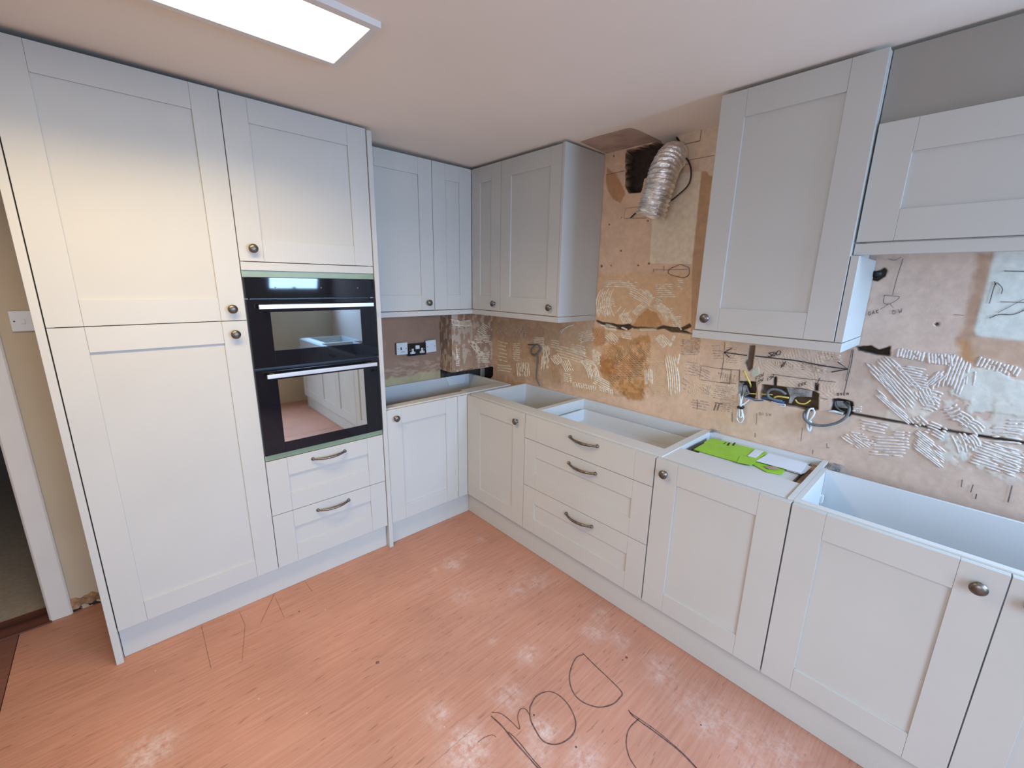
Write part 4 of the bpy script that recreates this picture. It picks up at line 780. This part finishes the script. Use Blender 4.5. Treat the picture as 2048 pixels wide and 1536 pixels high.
# ---- foil duct
def foil():
    mb = MB(); P = [at(1352, 322, 'x', .08), at(1350, 318, 'x', .02), at(1343, 316, 'x', -.045), at(1330, 338, 'x', -.10), at(1320, 370, 'x', -.125), at(1310, 402, 'x', -.135), at(1300, 432, 'x', -.14)]
    P = [np.array(p) for p in P]
    C_ = [Vector(p) for p in spline(P, 24)]; seg = 30; n0 = 0; L = 0
    up = Vector((0, 1, 0)); rg = random.Random(5)
    for i, p in enumerate(C_):
        if i: L += (p-C_[i-1]).length
        t = (C_[min(i+1, len(C_)-1)]-C_[max(i-1, 0)]).normalized(); a = (up-t*up.dot(t)).normalized(); b = t.cross(a); up = a
        for k in range(seg):
            th = 2*math.pi*k/seg
            r = .0675+.0040*math.sin(L*2*math.pi/.0205+.3*math.sin(th*2))+rg.uniform(-.0018, .0018)
            if i > len(C_)-8: r += .004*math.sin(th*5+i)
            mb.v.append(tuple(p+(a*math.cos(th)+b*math.sin(th))*r))
    N = len(C_)
    for i in range(N-1):
        for k in range(seg): q = i*seg; k2 = (k+1) % seg; mb.f.append((q+k, q+k2, q+seg+k2, q+seg+k))
    # torn inner lip
    for k in range(seg):
        th = 2*math.pi*k/seg; v = Vector(mb.v[(N-1)*seg+k]); mb.v.append(tuple(C_[-1]+(v-C_[-1])*.9+Vector((0, 0, .006*math.sin(th*4)))))
    for k in range(seg):
        th = 2*math.pi*k/seg; v = Vector(mb.v[(N-1)*seg+k]); mb.v.append(tuple(C_[-1]+(v-C_[-1])*.80+(C_[-4]-C_[-1])))
    for j in (0, 1):
        for k in range(seg): q = (N-1+j)*seg; k2 = (k+1) % seg; mb.f.append((q+k, q+k2, q+seg+k2, q+seg+k))
    return tag(mb.build('foil_duct', FOIL, smooth=False, fix=False), 'silver flexible foil duct hanging out of the hole in the wall', 'duct')
foil()

# ---- cables
def cable(name, pts, r, m, label, parent=None, n=8, extra=None):
    mb = MB().tube(spline(pts, n), r, 8)
    for q, rr in (extra or ()): mb.tube(spline(q, n), rr, 8)
    o = mb.build(name, m, parent, smooth=True)
    if not parent: tag(o, label, 'cable')
    return o
def W(zf, u, v, dx=0.): return at(*zf(u, v), 'x', -dx)
cable('extractor_cable', [W(Z7, 1110, 400, -.02), W(Z7, 1150, 450, .015), W(Z7, 1215, 530, .03), W(Z7, 1240, 640, .04), W(Z7, 1215, 760, .04), W(Z7, 1120, 860, .05), W(Z7, 980, 965, .06), W(Z7, 850, 1020, .05), W(Z7, 700, 1040, .02), W(Z7, 620, 1105, .01)], .0038, BLACKR, 'thin black cable looping behind the foil duct')
co = []
for i in range(26):
    t = i/25*2.6*2*math.pi; r = 32+8*math.sin(i*1.3); c0 = Z2(1812, 435); co.append(at(c0[0]+(r*1.45*math.sin(t))/5.486, c0[1]-(r*1.7*math.cos(t))/5.486, 'x', -.010-.0006*i))
e = cable('coiled_cable', [W(Z2, 1735, 380, .006)]+co+[W(Z2, 1832, 500, .02), W(Z2, 1832, 620, .015), W(Z2, 1825, 740, .010), W(Z2, 1862, 830, .012)], .0042, GREYC, 'dark grey cable coiled on the wall left of the ochre stain', n=3)
cable('cable_tails', [W(Z2, 2140, 200, .01), W(Z2, 2110, 215, .02), W(Z2, 2080, 240, .02)], .002, WHITEC, 'white wire ends poking out under the corner wall cabinet', extra=[([W(Z1, 215, 765, .01), W(Z1, 150, 790, .02), W(Z1, 98, 840, .02)], .003), ([W(Z1, 215, 765, .01), W(Z1, 160, 780, .02), W(Z1, 110, 815, .02)], .002)])
# boxed wiring
e = empty('switch_box', tuple(W(Z4, 380, 800)), 'open recess of tangled wires left of the larger wiring slot', 'wiring box')
mb = MB()
for a, b in (((268, 575), (300, 745)), ((300, 575), (330, 600)), ((330, 610), (360, 740)), ((355, 700), (395, 745))):
    p, q = W(Z4, *a, -.01), W(Z4, *b, -.01); mb.box((.0, p[1], p[2]), (.02, q[1], q[2]))
mb.build('connector_block', GALV, e, bevel=.001)
cable('yellow_wire', [W(Z4, 330, 420, .004), W(Z4, 370, 510, .01), W(Z4, 410, 590, .006), W(Z4, 420, 640, -.02)], .004, YELC, '', e)
cable('grey_wire', [W(Z4, 360, 610, -.02), W(Z4, 380, 690, 0), W(Z4, 390, 730, .0), W(Z4, 330, 760, .01)], .004, GREYC, '', e)
cable('blue_wire', [W(Z4, 340, 780, .006), W(Z4, 410, 790, .01), W(Z4, 480, 825, .006), W(Z4, 590, 825, .006)], .003, BLUEC, '', e)
hk = [[W(Z4, 262, 735, .0), W(Z4, 262, 820, .014), W(Z4, 268, 900, .018), W(Z4, 240, 1000, .02), W(Z4, 235, 1080, .018), W(Z4, 275, 1128, .018), W(Z4, 318, 1080, .018), W(Z4, 310, 1000, .018), W(Z4, 290, 900, .016), W(Z4, 300, 800, .012), W(Z4, 320, 740, 0)],
      [W(Z4, 275, 745, .0), W(Z4, 280, 830, .02), W(Z4, 275, 900, .024), W(Z4, 262, 1000, .022), W(Z4, 270, 1050, .022), W(Z4, 295, 1050, .022), W(Z4, 300, 990, .022), W(Z4, 285, 900, .024), W(Z4, 330, 870, .016), W(Z4, 395, 815, .01)], [W(Z4, 225, 885, .014), W(Z4, 330, 880, .02)]]
e2 = empty('cable_hank', tuple(W(Z4, 275, 1130, .01)), 'white cable hank bound with black tape hanging from the left wire recess', 'cable')
cable('white_cable', hk[0], .0032, WHITEC, '', e2, extra=[(hk[1], .0032), (hk[2], .0022)])
p, q = W(Z4, 245, 895, .02), W(Z4, 322, 945, .02); MB().box((-.034, p[1], p[2]), (-.006, q[1], q[2])).build('tape', BLACKR, e2, bevel=.004)
e = empty('wiring_slot', tuple(W(Z4, 900, 900)), 'long open wiring slot with galvanised box and coloured wires', 'wiring box')
mb = MB(); P = [W(Z4, u, v) for u, v in ((890, 650), (1250, 700), (1240, 790), (1040, 780), (1000, 800), (960, 880), (920, 870), (940, 780))]
mb.prism([(.018, p_[1], p_[2]) for p_ in P], (.004, 0, 0)); mb.build('metal_box', GALV, e)
mb = MB(); P = [W(Z4, u, v) for u, v in ((490, 575), (572, 590), (560, 640), (565, 700), (548, 800), (480, 800), (500, 680))]; mb.prism([(.001, p_[1], p_[2]) for p_ in P], (.02, 0, 0)); mb.build('plaster_bridge', CEILP, e)
cable('grey_wire', [W(Z4, 900, 740, -.01), W(Z4, 820, 690, .0), W(Z4, 720, 672, .006), W(Z4, 660, 700, .006), W(Z4, 650, 750, .004), W(Z4, 700, 800, .0), W(Z4, 850, 840, -.01)], .006, GREYC, '', e)
cable('yellow_wire', [W(Z4, 740, 785, -.008), W(Z4, 800, 770, -.004), W(Z4, 940, 790, -.008)], .004, YELC, '', e, extra=[([W(Z4, 1030, 815, -.01), W(Z4, 1070, 860, -.002), W(Z4, 1160, 870, -.002), W(Z4, 1240, 820, -.01)], .0032), ([W(Z4, 380, 730, -.01), W(Z4, 560, 740, -.008), W(Z4, 720, 745, -.015)], .003)])
cable('blue_wire', [W(Z4, 570, 790, -.01), W(Z4, 680, 800, -.004), W(Z4, 780, 840, -.002), W(Z4, 880, 850, -.01)], .0045, BLUEC, '', e, extra=[([W(Z4, 700, 790, -.015), W(Z4, 800, 870, -.01), W(Z4, 900, 880, -.01)], .004)])
cable('white_wire', [W(Z4, 1280, 935, .0), W(Z4, 1220, 950, .01), W(Z4, 1190, 1050, .012), W(Z4, 1200, 1110, .012), W(Z4, 1260, 1050, .014), W(Z4, 1290, 990, .01), W(Z4, 1270, 940, .0)], .004, WHITEC, '', e, extra=[([W(Z4, 1200, 1100, .01), W(Z4, 1195, 1180, .012), W(Z4, 1215, 1240, .012), W(Z4, 1245, 1170, .01), W(Z4, 1230, 1100, .01)], .005)])
cable('white_tail', [W(Z4, 700, 840, .0), W(Z4, 800, 870, .01), W(Z4, 880, 880, .01), W(Z4, 880, 905, .01), W(Z4, 820, 900, .01)], .0025, WHITEC, '', e)
e = empty('socket_recess', tuple(W(Z4, 1660, 1030)), 'dark square wiring recess at the right with a grey cable', 'wiring box')
cable('grey_wire', [W(Z4, 1570, 830, -.02), W(Z4, 1580, 900, -.01), W(Z4, 1640, 960, -.005), W(Z4, 1700, 985, -.01)], .0035, GREYC, '', e)
cable('white_tail', [W(Z4, 1490, 975, .008), W(Z4, 1560, 975, .01), W(Z4, 1680, 1005, .0)], .0048, WHITEC, '', e)
mb = MB(); P = [W(Z4, u, v) for u, v in ((1560, 850), (1750, 860), (1760, 960), (1570, 940))]; mb.prism([(.036, p_[1], p_[2]) for p_ in P], (.004, 0, 0)); mb.build('metal_box', GALV, e)
cable('looped_cable', [W(Z4, 1700, 850, -.03), W(Z4, 1755, 900, -.005), W(Z4, 1765, 960, .01), W(Z4, 1720, 1050, .02), W(Z4, 1600, 1130, .022), W(Z4, 1420, 1170, .022), W(Z4, 1250, 1150, .022), W(Z4, 1160, 1080, .02), W(Z4, 1150, 1010, .012), W(Z4, 1200, 930, -.02)], .0055, GREYC, 'thick grey cable looping between the wiring slot and the square recess')
cable('channel_cable', [W(Z3, 185, 1030, -.008), W(Z3, 400, 1068, -.008), W(Z3, 800, 1135, -.008), W(Z3, 1200, 1208, -.008), W(Z3, 1480, 1252, -.008)], .0036, BLACKR, 'black cable laid in the chase running right from the square recess')
pz = W(Z3, 340, 205, -.01); cable('cable_stub', [(.02, pz[1]+.004, pz[2]), (-.002, pz[1], pz[2]+.002), (-.022, pz[1]-.006, pz[2]+.004)], .011, BLACKR, 'black cable stub poking from the hole beside the right wall cabinet', n=4)

# ---- leaflets on the appliance
def sheet_on(name, pts, z, th, m, label=None, cat=None, parent=None):
    mb = MB(); P = [at(1280+u/4.6545, 840+v/4.6545, 'z', z+th) for u, v in pts]; mb.prism([(p[0], p[1], z) for p in P], (0, 0, th))
    o = mb.build(name, m, parent, bevel=.0004)
    if label: tag(o, label, cat)
    return o
e = empty('green_booklet', (-.15, -2.05, .8495), 'lime green folded booklet lying in the open cabinet', 'booklet')
sheet_on('cover', [(485, 265), (580, 215), (670, 165), (1180, 295), (1035, 415), (900, 385)], .851, .004, GREEN, parent=e)
sheet_on('flap', [(930, 335), (1000, 345), (1190, 300), (1040, 420), (905, 392)], .8555, .0015, GREEN, parent=e)
sheet_on('inner_page', [(1040, 405), (1110, 370), (1350, 460), (1320, 505), (1180, 480)], .8500, .003, GREEN, parent=e)
sheet_on('black_spine', [(478, 268), (590, 205), (600, 212), (495, 272)], .850, .0065, BLACKR, parent=e)
sheet_on('label_sticker', [(1000, 335), (1070, 272), (1155, 290), (1080, 352)], .8572, .0006, PAPER, parent=e)
for u in (805, 855): sheet_on('printed_mark', [(u, 235), (u+20, 210), (u+38, 212), (u+18, 240)], .8552, .0003, INK, parent=e)
sheet_on('printed_mark', [(775, 222), (800, 205), (806, 207), (782, 225)], .8552, .0003, INK, parent=e)
e = empty('paper_leaflet', (-.13, -2.25, .849), 'white printed paper sheet overlapping the green booklet', 'paper')
sheet_on('page', [(1080, 380), (1200, 310), (1560, 405), (1500, 495)], .8580, .0012, PAPER, parent=e)
sheet_on('under_page', [(1360, 465), (1560, 420), (1600, 435), (1540, 490), (1500, 505)], .8540, .001, PAPER, parent=e)
sheet_on('cardboard_flap', [(1150, 430), (1260, 425), (1300, 460), (1200, 455)], .8560, .0012, CARD, parent=e)
